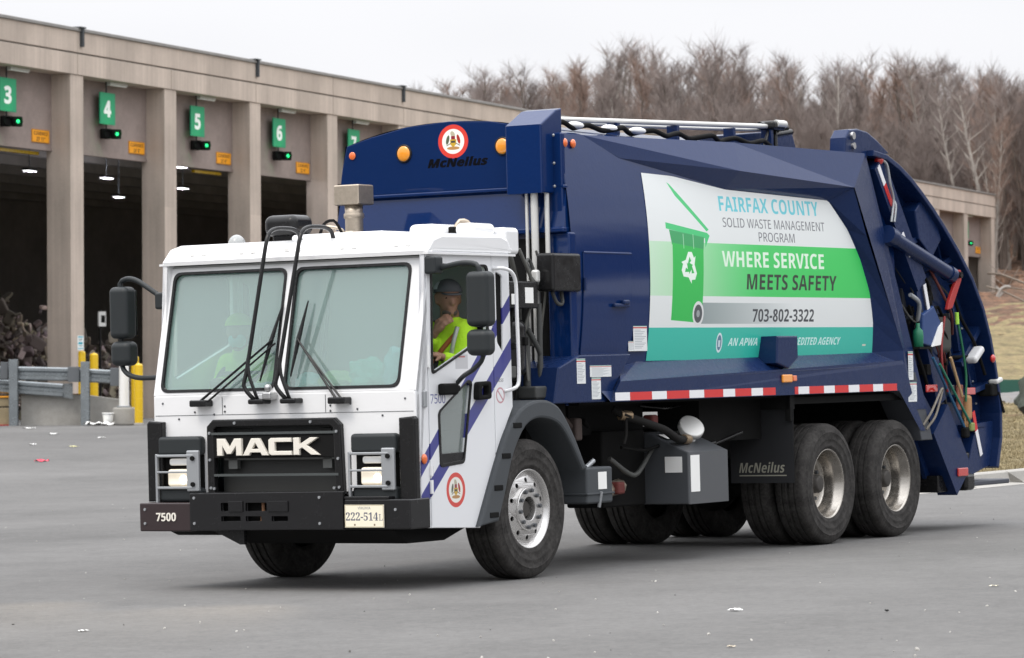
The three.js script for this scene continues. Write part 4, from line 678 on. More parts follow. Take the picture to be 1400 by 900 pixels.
// bumper
const bumper = new THREE.Group(); bumper.name = 'bumper'; truck.add(bumper);
{
  const slot = (z0, z1, y0, y1, r = 0.015) => roundPoly([[z0, y0], [z1, y0], [z1, y1], [z0, y1]], r, 3);
  T('centre_section', [prismX(roundPoly([[-0.745, 0.445], [0.645, 0.455], [0.645, 0.735], [-0.745, 0.725]], 0.012), -1.73, -1.70, 0.006, [slot(-0.46, -0.38, 0.585, 0.66), slot(-0.235, -0.03, 0.585, 0.66), slot(-0.46, -0.27, 0.51, 0.56), slot(-0.235, -0.08, 0.51, 0.56), slot(0.0, 0.16, 0.51, 0.56)]), bx(-1.70, -1.56, 0.715, 0.73, -0.745, 0.645), bx(-1.70, -1.6, 0.45, 0.46, -0.745, 0.645)], M.blackSteel, bumper);
  T('raised_plate', prismX([[-0.38, 0.588], [-0.25, 0.588], [-0.25, 0.665], [-0.38, 0.665]], -1.74, -1.731, 0.002), M.blackSteel, bumper);
  T('raised_plate', prismX([[-0.02, 0.588], [0.16, 0.588], [0.16, 0.665], [-0.02, 0.665]], -1.74, -1.731, 0.002), M.blackSteel, bumper);
  T('tow_pin', [rod([-1.68, 0.575, -0.1], [-1.68, 0.67, -0.1], 0.014), rod([-1.69, 0.5, -0.11], [-1.69, 0.56, -0.11], 0.012)], std(0.2, 0.1, 0.05, 0.8), bumper);
  T('bumper_back', bx(-1.66, -1.6, 0.47, 0.70, -0.74, 0.64), M.blackMatt, bumper);
  T('end_section', [rb(-1.72, -1.45, 0.44, 0.655, -1.225, -0.748, 0.012)], phy(0.02, 0.009, 0.01, 0.5, { clearcoat: 0.3, clearcoatRoughness: 0.3 }), bumper);
  T('end_section', [rb(-1.72, -1.45, 0.455, 0.675, 0.648, 1.225, 0.012), rb(-1.72, -1.5, 0.675, 0.695, 0.65, 1.04, 0.006)], M.blackSteel, bumper);
  const bolt = []; for (const [z, y, x] of [[-1.17, 0.605, -1.722], [-1.17, 0.50, -1.722], [-0.70, 0.69, -1.732], [-0.70, 0.5, -1.732], [0.44, 0.69, -1.732], [0.44, 0.5, -1.732], [1.1, 0.6, -1.722]]) bolt.push(new THREE.CylinderGeometry(0.011, 0.011, 0.012, 8).rotateZ(Math.PI / 2).translate(x, y, z));
  T('bumper_bolt', bolt, M.silver, bumper);
}
const font = await new FontLoader().loadAsync('fonts/droid/droid_sans_bold.typeface.json');
const text = (s, size, depth = 0.006) => new TextGeometry(s, { font, size, depth, curveSegments: 4, bevelEnabled: false });
// faces the front: reads from the truck's right to its left
const frontText = (g, x, y, z) => g.rotateY(-Math.PI / 2).translate(x, y, z);
T('fleet_number', frontText(text('7500', 0.062), -1.722, 0.518, -1.065), M.cream, bumper);
{
  const tex = canvasTex(512, 256, (x, w, h) => { x.fillStyle = '#efe8d2'; x.fillRect(0, 0, w, h); x.strokeStyle = '#b8ad90'; x.lineWidth = 8; x.strokeRect(6, 6, w - 12, h - 12); x.fillStyle = '#4a4d62'; x.textAlign = 'center'; x.font = '40px sans-serif'; x.fillText('VIRGINIA', w / 2, 52); x.font = 'bold 128px serif'; x.save(); x.translate(w / 2, 178); x.scale(0.92, 1); x.fillText('222-514', -34, 0); x.font = '100px serif'; x.fillText('L', 236, 0); x.restore(); x.fillStyle = '#6a5a40'; for (const cx of [130, 390]) { x.beginPath(); x.arc(cx, 226, 11, 0, 7); x.fill(); } });
  const p = facing(0.34, 0.165, 0.008, std(1, 1, 1, 0.5, 0, { map: tex }), M.cream); p.name = 'licence_plate'; p.rotation.y = -Math.PI / 2; p.position.set(-1.732, 0.553, 0.835); p.userData.label = 'cream licence plate with dark lettering'; bumper.add(p);
}
// tubes arching over the windshield, wipers
for (const [zb, zt] of [[-0.235, -0.125], [0.055, 0.175]]) T('hoop_rail', [tube([[-1.60, 1.40, zb + 0.05], [-1.66, 1.43, zb + 0.04], [-1.68, 1.52, zb - 0.02], [-1.66, 1.65, zb], [-1.56, 2.42, zt - 0.015], [-1.53, 2.58, zt], [-1.48, 2.66, zt], [-1.38, 2.69, zt], [-1.20, 2.69, zt], [-1.11, 2.66, zt], [-1.08, 2.59, zt]], 0.0165, 8), tube([[-1.62, 1.40, zb + 0.07], [-1.66, 1.46, zb + 0.07], [-1.665, 1.6, zb + 0.02], [-1.655, 1.72, zb + 0.005]], 0.013, 8), rb(-1.67, -1.55, 1.38, 1.42, zb + 0.0, zb + 0.14, 0.015)], M.black, cab);
const onGlass = (y, o) => -1.56 + (y - 1.455) * 0.2347 - o;
for (const [a, b, c0, c1] of [[[1.40, -0.72], [1.86, -0.09], [1.55, -0.19], [2.12, -0.06]], [[1.40, 0.54], [1.86, 0.13], [1.58, 0.085], [2.14, 0.17]]]) {
  T('wiper', [rod([onGlass(a[0], 0.05), a[0], a[1]], [onGlass(b[0], 0.06), b[0], b[1]], 0.011, 0.009, 6), rod([onGlass(a[0] - 0.01, 0.05), a[0] - 0.012, a[1] + 0.06], [onGlass(b[0], 0.06), b[0] - 0.03, b[1] + 0.02], 0.009, 0.008, 6), rod([onGlass(c0[0], 0.025), c0[0], c0[1]], [onGlass((c0[0] + c1[0]) / 2, 0.035), (c0[0] + c1[0]) / 2, (c0[1] + c1[1]) / 2], 0.007, 0.02, 6), rod([onGlass((c0[0] + c1[0]) / 2, 0.035), (c0[0] + c1[0]) / 2, (c0[1] + c1[1]) / 2], [onGlass(c1[0], 0.025), c1[0], c1[1]], 0.02, 0.006, 6), rb(onGlass(a[0], 0.09), -1.555, a[0] - 0.03, a[0] + 0.02, a[1] - 0.06, a[1] + 0.09, 0.012)], M.black, cab);
}
T('rivet', [[1.33, -0.8], [1.37, -0.52], [1.33, -0.52], [1.31, -0.62], [1.36, 0.44], [1.32, 0.44], [1.37, 0.62], [1.33, 0.68], [1.28, -0.95], [1.28, 0.9], [1.4, -1.1], [1.4, 1.1], [0.6, 0.62], [0.6, -0.7]].map(([y, z]) => new THREE.SphereGeometry(0.0085, 8, 6).translate(-1.562, y, z)), M.grey, cab);
T('panel_joint', [bx(-1.5625, -1.5605, 1.305, 1.3085, -1.17, 1.17), bx(-1.5625, -1.5605, 1.31, 1.44, -0.545, -0.541), bx(-1.5625, -1.5605, 1.31, 1.44, 0.395, 0.399)], M.plastic, cab);
T('hook', [rb(-1.66, -1.56, 1.41, 1.47, -0.11, -0.03, 0.015), new THREE.SphereGeometry(0.03, 10, 8).translate(-1.63, 1.5, -0.07)], M.steel, cab);
for (const z of [-0.88, -0.42, 0.0, 0.5, 0.98]) T('clearance_light', [rb(-1.375, -1.34, 2.51, 2.545, z - 0.075, z - 0.03, 0.008), rb(-1.375, -1.34, 2.51, 2.545, z + 0.03, z + 0.075, 0.008)], M.lensClear, cab);
T('roof_vent', [rb(-0.86, -0.58, 2.66, 2.82, -0.64, -0.34, 0.06, 3), rb(-0.8, -0.6, 2.58, 2.68, -0.6, -0.36, 0.03)], M.black, cab);
T('beacon', [new THREE.SphereGeometry(0.07, 14, 8, 0, 6.283, 0, 1.6).scale(1, 1.2, 1).translate(-0.7, 2.61, -1.0), new THREE.CylinderGeometry(0.08, 0.08, 0.03, 14).translate(-0.7, 2.6, -1.0)], phy(0.6, 0.62, 0.62, 0.15, { transmission: 0.5, thickness: 0 }), cab);
T('roof_clutter', [tube([[-0.62, 2.61, -0.3], [-0.6, 2.72, -0.25], [-0.55, 2.7, -0.12], [-0.5, 2.62, -0.1]], 0.014, 6), rb(-0.5, -0.3, 2.6, 2.69, -0.25, -0.05, 0.03), tube([[-0.5, 2.62, 0.86], [-0.45, 2.72, 0.9], [-0.4, 2.7, 0.95], [-0.4, 2.6, 0.98]], 0.02, 6)], M.stack, cab);
T('wiring', [rb(-0.55, -0.45, 2.6, 2.68, 0.84, 0.9, 0.02), tube([[-0.75, 2.6, -0.2], [-0.72, 2.74, -0.16], [-0.66, 2.76, -0.1], [-0.6, 2.62, -0.05]], 0.012, 6), rb(-0.56, -0.48, 2.60, 2.67, -0.1, 0.0, 0.02)], M.blackMatt, cab);
// mirrors
for (const s of [1, -1]) {
  const m = new THREE.Group(); m.name = 'mirror'; truck.add(m);
  T('housing', [rb(-1.40, -1.25, 1.905, 2.305, s > 0 ? 1.525 : -1.735, s > 0 ? 1.715 : -1.555, 0.045, 4)], M.mirrorShell, m);
  T('convex_housing', [rb(-1.41, -1.26, 1.695, 1.885, s > 0 ? 1.525 : -1.725, s > 0 ? 1.715 : -1.535, 0.05, 4)], M.mirrorShell, m);
  T('mirror_glass', [bx(-1.249, -1.245, 1.93, 2.28, s > 0 ? 1.55 : -1.72, s > 0 ? 1.69 : -1.57)], M.mirrorGlass, m);
  T('mirror_arm', s < 0 ? [tube([[-1.33, 1.9, -1.66], [-1.33, 2.3, -1.66], [-1.33, 2.345, -1.65], [-1.33, 2.365, -1.58], [-1.33, 2.34, -1.48], [-1.32, 2.22, -1.28], [-1.31, 2.2, -1.19]], 0.021, 8), tube([[-1.33, 1.9, -1.66], [-1.34, 1.7, -1.65], [-1.36, 1.63, -1.58], [-1.38, 1.60, -1.45], [-1.42, 1.6, -1.18]], 0.02, 8), rb(-1.38, -1.26, 2.12, 2.25, -1.3, -1.18, 0.02)] : [tube([[-1.33, 1.9, 1.63], [-1.33, 2.3, 1.62], [-1.33, 2.36, 1.58], [-1.33, 2.37, 1.45], [-1.3, 2.33, 1.2]], 0.021, 8), tube([[-1.33, 1.88, 1.63], [-1.33, 1.68, 1.63], [-1.25, 1.60, 1.5], [-1.05, 1.55, 1.28], [-1.0, 1.5, 1.19]], 0.018, 8), rb(-1.40, -1.28, 2.3, 2.43, 1.18, 1.28, 0.02)], M.mirrorShell, m);
}
// front fender, boxes
for (const s of [1, -1]) {
  const f = (g) => (s < 0 ? flipZ(g) : g);
  const outer = [[-0.80, 0.43], [-0.69, 0.62], [-0.52, 0.91], [-0.36, 1.14], [-0.2, 1.275], [-0.03, 1.34], [0.16, 1.355], [0.3, 1.33], [0.42, 1.265], [0.6, 1.07], [0.78, 0.80]], inner = [[0.715, 0.80], [0.53, 1.03], [0.37, 1.165], [0.16, 1.215], [-0.02, 1.20], [-0.16, 1.12], [-0.31, 0.93], [-0.43, 0.66], [-0.53, 0.46]];
  const sm = (p, n) => new THREE.SplineCurve(p.map(([x, y]) => new THREE.Vector2(x, y))).getPoints(n).map((v) => [v.x, v.y]);
  const fen = T('fender', f(prismZ([...sm(outer, 34), ...sm(inner, 30)].reverse(), 0.80, 1.235, 0.02)), M.plastic);
  T('fender_notch', [[-0.36, 1.18, 0.62], [-0.53, 0.955, 0.5], [-0.65, 0.72, 0.45], [-0.72, 0.52, 0.4]].map(([x, y]) => f(rb(x + 0.06, x + 0.18, y - 0.03, y + 0.01, 1.228, 1.242, 0.006))), M.blackMatt, fen);
  T('wheel_well', f(prismZ([[0.75, 0.8], [0.56, 1.08], [0.38, 1.25], [0.16, 1.3], [-0.02, 1.28], [-0.2, 1.2], [-0.36, 1.0], [-0.5, 0.7], [-0.5, 0.72], [-0.37, 1.03], [-0.2, 1.23], [-0.02, 1.3], [0.16, 1.325], [0.4, 1.27], [0.58, 1.1], [0.77, 0.82]], 0.55, 0.84)), M.blackMatt);
}
T('battery_box', [rb(0.80, 1.20, 0.53, 0.815, 0.85, 1.215, 0.02), rb(0.79, 1.21, 0.60, 0.615, 0.84, 1.225, 0.004)], M.plastic);
T('box_label', bx(0.97, 1.10, 0.64, 0.775, 1.2155, 1.218), M.paper);
T('box_latch', [rod([1.0, 0.50, 1.2], [1.0, 0.62, 1.225], 0.014), rod([0.98, 0.81, 1.1], [1.1, 0.86, 1.1], 0.02)], M.silver);
// ---- things between cab and body
T('exhaust_stack', [lathe([[0.072, 2.3], [0.072, 2.82], [0.082, 2.83], [0.082, 2.86], [0.072, 2.87], [0.072, 2.94], [0, 2.94]], 22).translate(0.3, 0, -0.575)], M.stack);
T('stack_box', rb(0.2, 0.42, 2.93, 3.09, -0.70, -0.46, 0.012), M.stack);
T('air_cleaner', [lathe([[0, 1.55], [0.16, 1.55], [0.17, 1.6], [0.17, 1.92], [0.15, 1.97], [0.08, 2.0], [0, 2.0]], 26).translate(0.2, 0, 0.86), tube([[0.2, 2.0, 0.86], [0.15, 2.08, 0.86], [0.0, 2.1, 0.8], [-0.1, 2.1, 0.7]], 0.06, 10)], M.black);
T('control_box', [rb(-0.06, 0.40, 2.06, 2.27, 0.80, 1.06, 0.015), rb(0.0, 0.06, 2.27, 2.3, 0.9, 1.0, 0.01), rb(0.12, 0.2, 2.27, 2.31, 0.9, 1.0, 0.01)], M.black);
T('warning_label', bx(0.2, 0.32, 2.10, 2.22, 1.0605, 1.063), M.paper); T('warning_label', bx(0.0, 0.07, 2.09, 2.17, 1.0605, 1.063), M.paper);
T('junction_box', [rb(0.50, 0.93, 2.19, 2.49, 0.98, 1.14, 0.025)], M.black);
T('hose_bundle', [tube([[0.42, 2.35, 0.98], [0.4, 2.42, 0.96], [0.46, 2.44, 0.95], [0.5, 2.3, 0.98]], 0.014, 6), tube([[0.62, 2.19, 1.05], [0.66, 2.1, 1.07], [0.74, 2.1, 1.07], [0.76, 2.19, 1.05]], 0.016, 6), tube([[0.38, 2.3, 1.0], [0.43, 2.25, 1.03], [0.48, 2.3, 1.0]], 0.018, 6), tube([[0.36, 1.9, 0.98], [0.5, 1.7, 1.0], [0.58, 1.45, 0.9]], 0.022, 6), tube([[0.06, 1.3, 0.9], [0.1, 1.45, 0.92], [0.12, 1.55, 0.9]], 0.03, 7), rod([0.38, 1.36, 0.95], [0.38, 2.06, 0.95], 0.03), rod([0.5, 1.36, 1.0], [0.5, 2.1, 1.0], 0.022), rb(0.3, 0.56, 1.36, 1.46, 0.9, 1.08, 0.02)], std(0.05, 0.052, 0.05, 0.6));
T('wire_tie', [rb(0.4, 0.46, 2.26, 2.36, 0.99, 1.05, 0.02), new THREE.SphereGeometry(0.035, 8, 6).translate(0.5, 1.4, 1.08)], M.pipe);
T('cross_member', [bx(0.5, 0.86, 1.1, 2.62, -1.0, -0.9), bx(0.5, 0.86, 1.1, 1.32, -1.0, 1.0), bx(0.42, 0.6, 1.05, 1.15, -0.9, 0.9)], M.blackMatt);
{ // pipes, hoses and fittings packed behind the cab
  let s = 19; const q = (a, b) => { s = (s * 1664525 + 1013904223) >>> 0; return a + (b - a) * s / 4294967296; };
  const mats = [M.blackMatt, M.black, std(0.06, 0.062, 0.058, 0.6), std(0.12, 0.12, 0.11, 0.5, 0.4)];
  for (let i = 0; i < 16; i++) { const x = q(-0.1, 0.7), z = q(0.55, 1.02), y0 = q(1.3, 1.6), y1 = q(1.8, 2.6); T('hose', tube([[x, y0, z], [x + q(-0.08, 0.08), y0 + (y1 - y0) * 0.35, z + q(-0.05, 0.05)], [x + q(-0.08, 0.08), y0 + (y1 - y0) * 0.7, z + q(-0.05, 0.05)], [x + q(-0.1, 0.1), y1, z]], q(0.010, 0.024), 6, 14), mats[i % 4]); }
  for (let i = 0; i < 12; i++) { const x = q(-0.05, 0.65), y = q(1.35, 2.4), z = q(0.8, 1.02); T('fitting', rb(x, x + q(0.03, 0.1), y, y + q(0.03, 0.09), z, z + 0.06, 0.008), mats[(i * 3 + 1) % 4]); }
  for (let i = 0; i < 9; i++) { const x = q(1.1, 3.2), y = q(0.85, 1.28), z = q(0.55, 1.0); T('under_hose', tube([[x, y, z], [x + 0.3, y - q(0, 0.15), z + q(-0.1, 0.08)], [x + 0.7, y - q(-0.1, 0.15), z]], q(0.012, 0.025), 6, 12), mats[i % 3]); }
}
// ---- packer body
const body = new THREE.Group(); body.name = 'packer_body'; truck.add(body);
const bz = (y) => 1.115 - 0.107 * (y - 2.4) * (y - 2.4);
const roofY = (z) => 3.585 - 0.15 * Math.pow(Math.abs(z) / 1.0, 2.2);
for (const s of [1, -1]) {
  const f = (g) => (s < 0 ? flipZ(g) : g);
  T('side_panel', f(sheet((u, v) => { const y = 1.32 + (3.44 - 1.32) * v; return [0.83 + 5.75 * u, y, bz(y)]; }, 30, 24)), M.navy, body);
  // the frame that stands out round the rear of the side: header, sloping post and sill, all with bevels to the panel
  const A = [1.22, 3.44, bz(3.44)], B = [1.74, 3.275, bz(3.275) + 0.002], Cc = [5.60, 3.15, 1.215], D = [5.95, 3.47, 1.16], P1 = [3.45, 3.075, bz(3.075)], P2 = [5.36, 3.03, bz(3.03)];
  T('header_beam', f(polys([[A, B, [3.5, 3.225, 1.19], [3.6, 3.475, 1.085]], [[3.6, 3.475, 1.085], [3.5, 3.225, 1.19], Cc, D], [B, P1, [3.5, 3.225, 1.19]], [P1, P2, Cc, [3.5, 3.225, 1.19]], [A, [3.6, 3.475, 1.085], [3.6, 3.45, 0.93], [1.22, 3.43, 0.93]], [[3.6, 3.475, 1.085], D, [5.95, 3.45, 0.93], [3.6, 3.45, 0.93]]])), M.navy, body);
  const inner = [[5.36, 3.03], [5.68, 2.78], [5.89, 2.52], [6.06, 2.22], [6.15, 1.95], [6.18, 1.68]], outerIn = [[5.60, 3.15], [5.84, 2.72], [6.04, 2.42], [6.25, 2.12], [6.41, 1.88], [6.53, 1.69]];
  const faces = [];
  for (let i = 0; i < 5; i++) faces.push([[...inner[i], bz(inner[i][1])], [...inner[i + 1], bz(inner[i + 1][1])], [...outerIn[i + 1], 1.205], [...outerIn[i], 1.205]]);
  faces.push([[5.60, 3.15, 1.215], [6.53, 1.69, 1.205], [6.78, 1.15, 1.205], [7.0, 1.15, 1.205], [5.95, 3.47, 1.16]].reverse());
  faces.push([[5.95, 3.47, 1.16], [7.0, 1.15, 1.205], [7.0, 1.15, 0.9], [5.95, 3.47, 0.9]]);
  T('rear_post', f(polys(faces)), M.navyDusty, body);
  const E0 = [1.36, 1.48, 1.215], E1 = [6.53, 1.565, 1.215];
  T('sill', f(polys([[[1.20, 1.32, 1.215], [6.40, 1.325, 1.215], [6.60, 1.42, 1.215], E1, [6.5, 1.6, 1.21], E0], [E0, [6.53, 1.565, 1.215], [6.18, 1.68, bz(1.68)], [1.9, 1.635, bz(1.635)], [1.62, 1.60, bz(1.6) + 0.01]], [[6.18, 1.68, bz(1.68)], E1, [6.53, 1.69, 1.205]], [[1.20, 1.32, 1.215], E0, [1.62, 1.60, bz(1.6)], [1.14, 1.4, 1.17]], [[1.20, 1.32, 1.215], [6.40, 1.325, 1.215], [6.40, 1.325, 0.8], [1.2, 1.32, 0.8]], [E1, [6.60, 1.42, 1.215], [6.78, 1.15, 1.205], [6.53, 1.69, 1.205]], [[6.40, 1.325, 1.215], [6.60, 1.42, 1.215], [6.78, 1.15, 1.205], [6.95, 0.95, 1.205], [6.85, 0.95, 1.205], [6.68, 1.20, 1.205]]])), M.navyDusty, body);
  T('rear_skirt', f(prismZ([[6.40, 1.32], [6.62, 1.24], [6.8, 1.05], [6.88, 0.86], [7.12, 0.86], [6.98, 1.16], [6.78, 1.5], [6.5, 1.42]], 0.9, 1.2, 0.01)), std(0.055, 0.06, 0.07, 0.7), body);
  T('lower_front', f(prismZ([[0.42, 1.32], [1.24, 1.32], [1.42, 1.5], [1.62, 1.695], [0.83, 1.695], [0.50, 1.60]], 0.8, 1.165, 0.012)), M.navyDusty, body);
}
T('belly_shell', bx(0.9, 6.5, 1.3, 1.34, -1.1, 1.1), M.blackMatt, body);
T('roof_skin', sheet((u, v) => { const z = -1.0 + 2.0 * v; return [0.83 + 5.2 * u, roofY(z), z]; }, 8, 24), M.navy, body);
T('front_wall', prismX([[-bz(1.4), 1.3], [bz(1.4), 1.3], [bz(2.0), 2.0], [bz(2.4), 2.4], [bz(2.9), 2.9], [bz(3.25), 3.25], [0.99, 3.435], [0.75, 3.49], [0.4, 3.56], [0, 3.58], [-0.4, 3.56], [-0.75, 3.49], [-0.99, 3.435], [-bz(3.25), 3.25], [-bz(2.9), 2.9], [-bz(2.4), 2.4], [-bz(2.0), 2.0]], 0.86, 0.9), M.navy, body);
{ // upper front panel with county seal and lettering printed on it
  const Z0 = -1.05, Z1 = 1.05, Y0 = 3.02, Y1 = 3.62;
  const tex = canvasTex(1400, 400, (x, w, h) => { x.fillStyle = '#0b2653'; x.fillRect(0, 0, w, h); const P = (z, y) => [(z - Z0) / (Z1 - Z0) * w, (Y1 - y) / (Y1 - Y0) * h]; seal(x, ...P(0.04, 3.425), 0.142 * w / 2.1, 0.135 * h / 0.6); x.fillStyle = '#080a12'; x.font = 'bold italic 66px sans-serif'; x.lineWidth = 5; x.strokeStyle = '#080a12'; x.save(); x.translate(...P(-0.215, 3.225)); x.scale(1.27, 0.92); x.strokeText('McNeilus', 0, 0); x.fillText('McNeilus', 0, 0); x.restore(); });
  const g = prismX([[-bz(3.03), 3.03], [bz(3.03), 3.03], [bz(3.25), 3.25], [0.985, 3.44], [0.75, 3.50], [0.4, 3.565], [0, 3.588], [-0.4, 3.565], [-0.75, 3.50], [-0.985, 3.44], [-bz(3.25), 3.25]], 0.825, 0.862, 0.006).toNonIndexed();
  const p = g.attributes.position, uv = new Float32Array(p.count * 2); for (let i = 0; i < p.count; i++) { uv[2 * i] = (p.getZ(i) - Z0) / (Z1 - Z0); uv[2 * i + 1] = (p.getY(i) - Y0) / (Y1 - Y0); } g.setAttribute('uv', new THREE.BufferAttribute(uv, 2));
  T('front_header', g, phy(1, 1, 1, 0.5, { map: tex, specularIntensity: 0.05, clearcoat: 0.7, clearcoatRoughness: 0.06, bumpMap: rep(dirtMap, 1), bumpScale: 0.002 }), body, true);
  T('front_fold', [rb(0.80, 0.86, 3.0, 3.032, -bz(3.0), bz(3.0), 0.012), rb(0.755, 0.86, 2.655, 2.70, -1.09, 1.09, 0.015)], M.navy, body);
}
T('front_slope', polys([[[0.84, 3.0, -1.07], [0.84, 3.0, 1.07], [0.77, 2.69, 1.085], [0.77, 2.69, -1.085]], [[0.84, 3.0, 1.07], [0.88, 3.0, 1.07], [0.88, 2.69, 1.085], [0.77, 2.69, 1.085]]]), M.navy, body);
T('shaded_front_wall', bx(0.82, 0.858, 1.3, 2.62, -1.05, 0.92), M.blackMatt, body);  // black sheet in place of the shadow on the wall behind the cab
T('front_corner', [rb(0.80, 0.90, 1.36, 2.66, 0.90, 1.115, 0.02), rb(0.80, 0.86, 2.70, 3.44, 0.93, 1.06, 0.015)], M.navy, body);
const lampDisc = (x, y, z, r, mat) => T('front_lamp', [new THREE.SphereGeometry(r, 18, 10).scale(0.3, 1, 1).translate(x, y, z)], mat, body);
lampDisc(0.818, 3.352, -0.43, 0.063, M.amber); lampDisc(0.818, 3.362, 0.505, 0.063, M.amber); lampDisc(0.818, 3.36, -0.93, 0.032, M.amberDim);
for (const z of [-0.43, 0.505]) T('lamp_ring', new THREE.TorusGeometry(0.066, 0.01, 8, 28).rotateY(Math.PI / 2).translate(0.822, z < 0 ? 3.352 : 3.362, z), M.black, body);
for (const [x, z] of [[0.86, 1.055], [1.02, 1.035]]) T('marker_light', new THREE.SphereGeometry(0.033, 12, 8).scale(1, 1.1, 0.6).translate(x, 3.36, z), M.amberDim, body);
T('cylinder_cover', prismZ([[0.62, 2.965], [0.62, 3.50], [0.86, 3.625], [0.94, 3.64], [0.94, 2.965]].reverse(), 0.655, 0.985, 0.012), M.navy, body);
T('lift_rod', [rod([0.70, 1.6, 0.79], [0.70, 2.97, 0.79], 0.014, 0.014, 8)], M.pipe, body); T('lift_rod', [rod([0.70, 1.5, 0.86], [0.70, 2.97, 0.86], 0.027, 0.03, 10)], M.pipe, body); T('lift_rod', [rod([0.74, 2.3, 0.95], [0.74, 2.97, 0.95], 0.02, 0.02, 8)], M.pipe, body);
T('bolt_row', [3.42, 3.2, 3.02].map((y) => new THREE.SphereGeometry(0.013, 8, 6).translate(0.80, y, 0.989)), M.silver, body);
// access door on the side
{
  const d0 = sheet((u, v) => { const y = 1.70 + 0.80 * v; return [0.99 + 0.75 * u, y, bz(y) + 0.012]; }, 6, 10), e = [];
  const edge = (pts) => tube(pts, 0.008, 5, 12);
  const line = (x) => Array.from({ length: 7 }, (_, i) => [x, 1.70 + 0.80 * i / 6, bz(1.70 + 0.80 * i / 6) + 0.006]);
  e.push(edge(line(0.99)), edge(line(1.74)), tube([[0.99, 2.50, bz(2.5) + 0.006], [1.74, 2.50, bz(2.5) + 0.006]], 0.012, 5), tube([[0.99, 1.70, bz(1.7) + 0.006], [1.74, 1.70, bz(1.7) + 0.006]], 0.008, 5));
  const acc = T('access_door', [d0, ...e], M.navy);
  T('latch', [rb(1.42, 1.66, 2.07, 2.10, 1.122, 1.15, 0.01), rb(1.55, 1.65, 2.09, 2.13, 1.122, 1.16, 0.015)], M.navyDusty, acc);
  T('door_hinge', [rod([0.985, 2.2, bz(2.2) + 0.02], [0.985, 2.3, bz(2.3) + 0.02], 0.014)], M.navyDusty, acc);
}
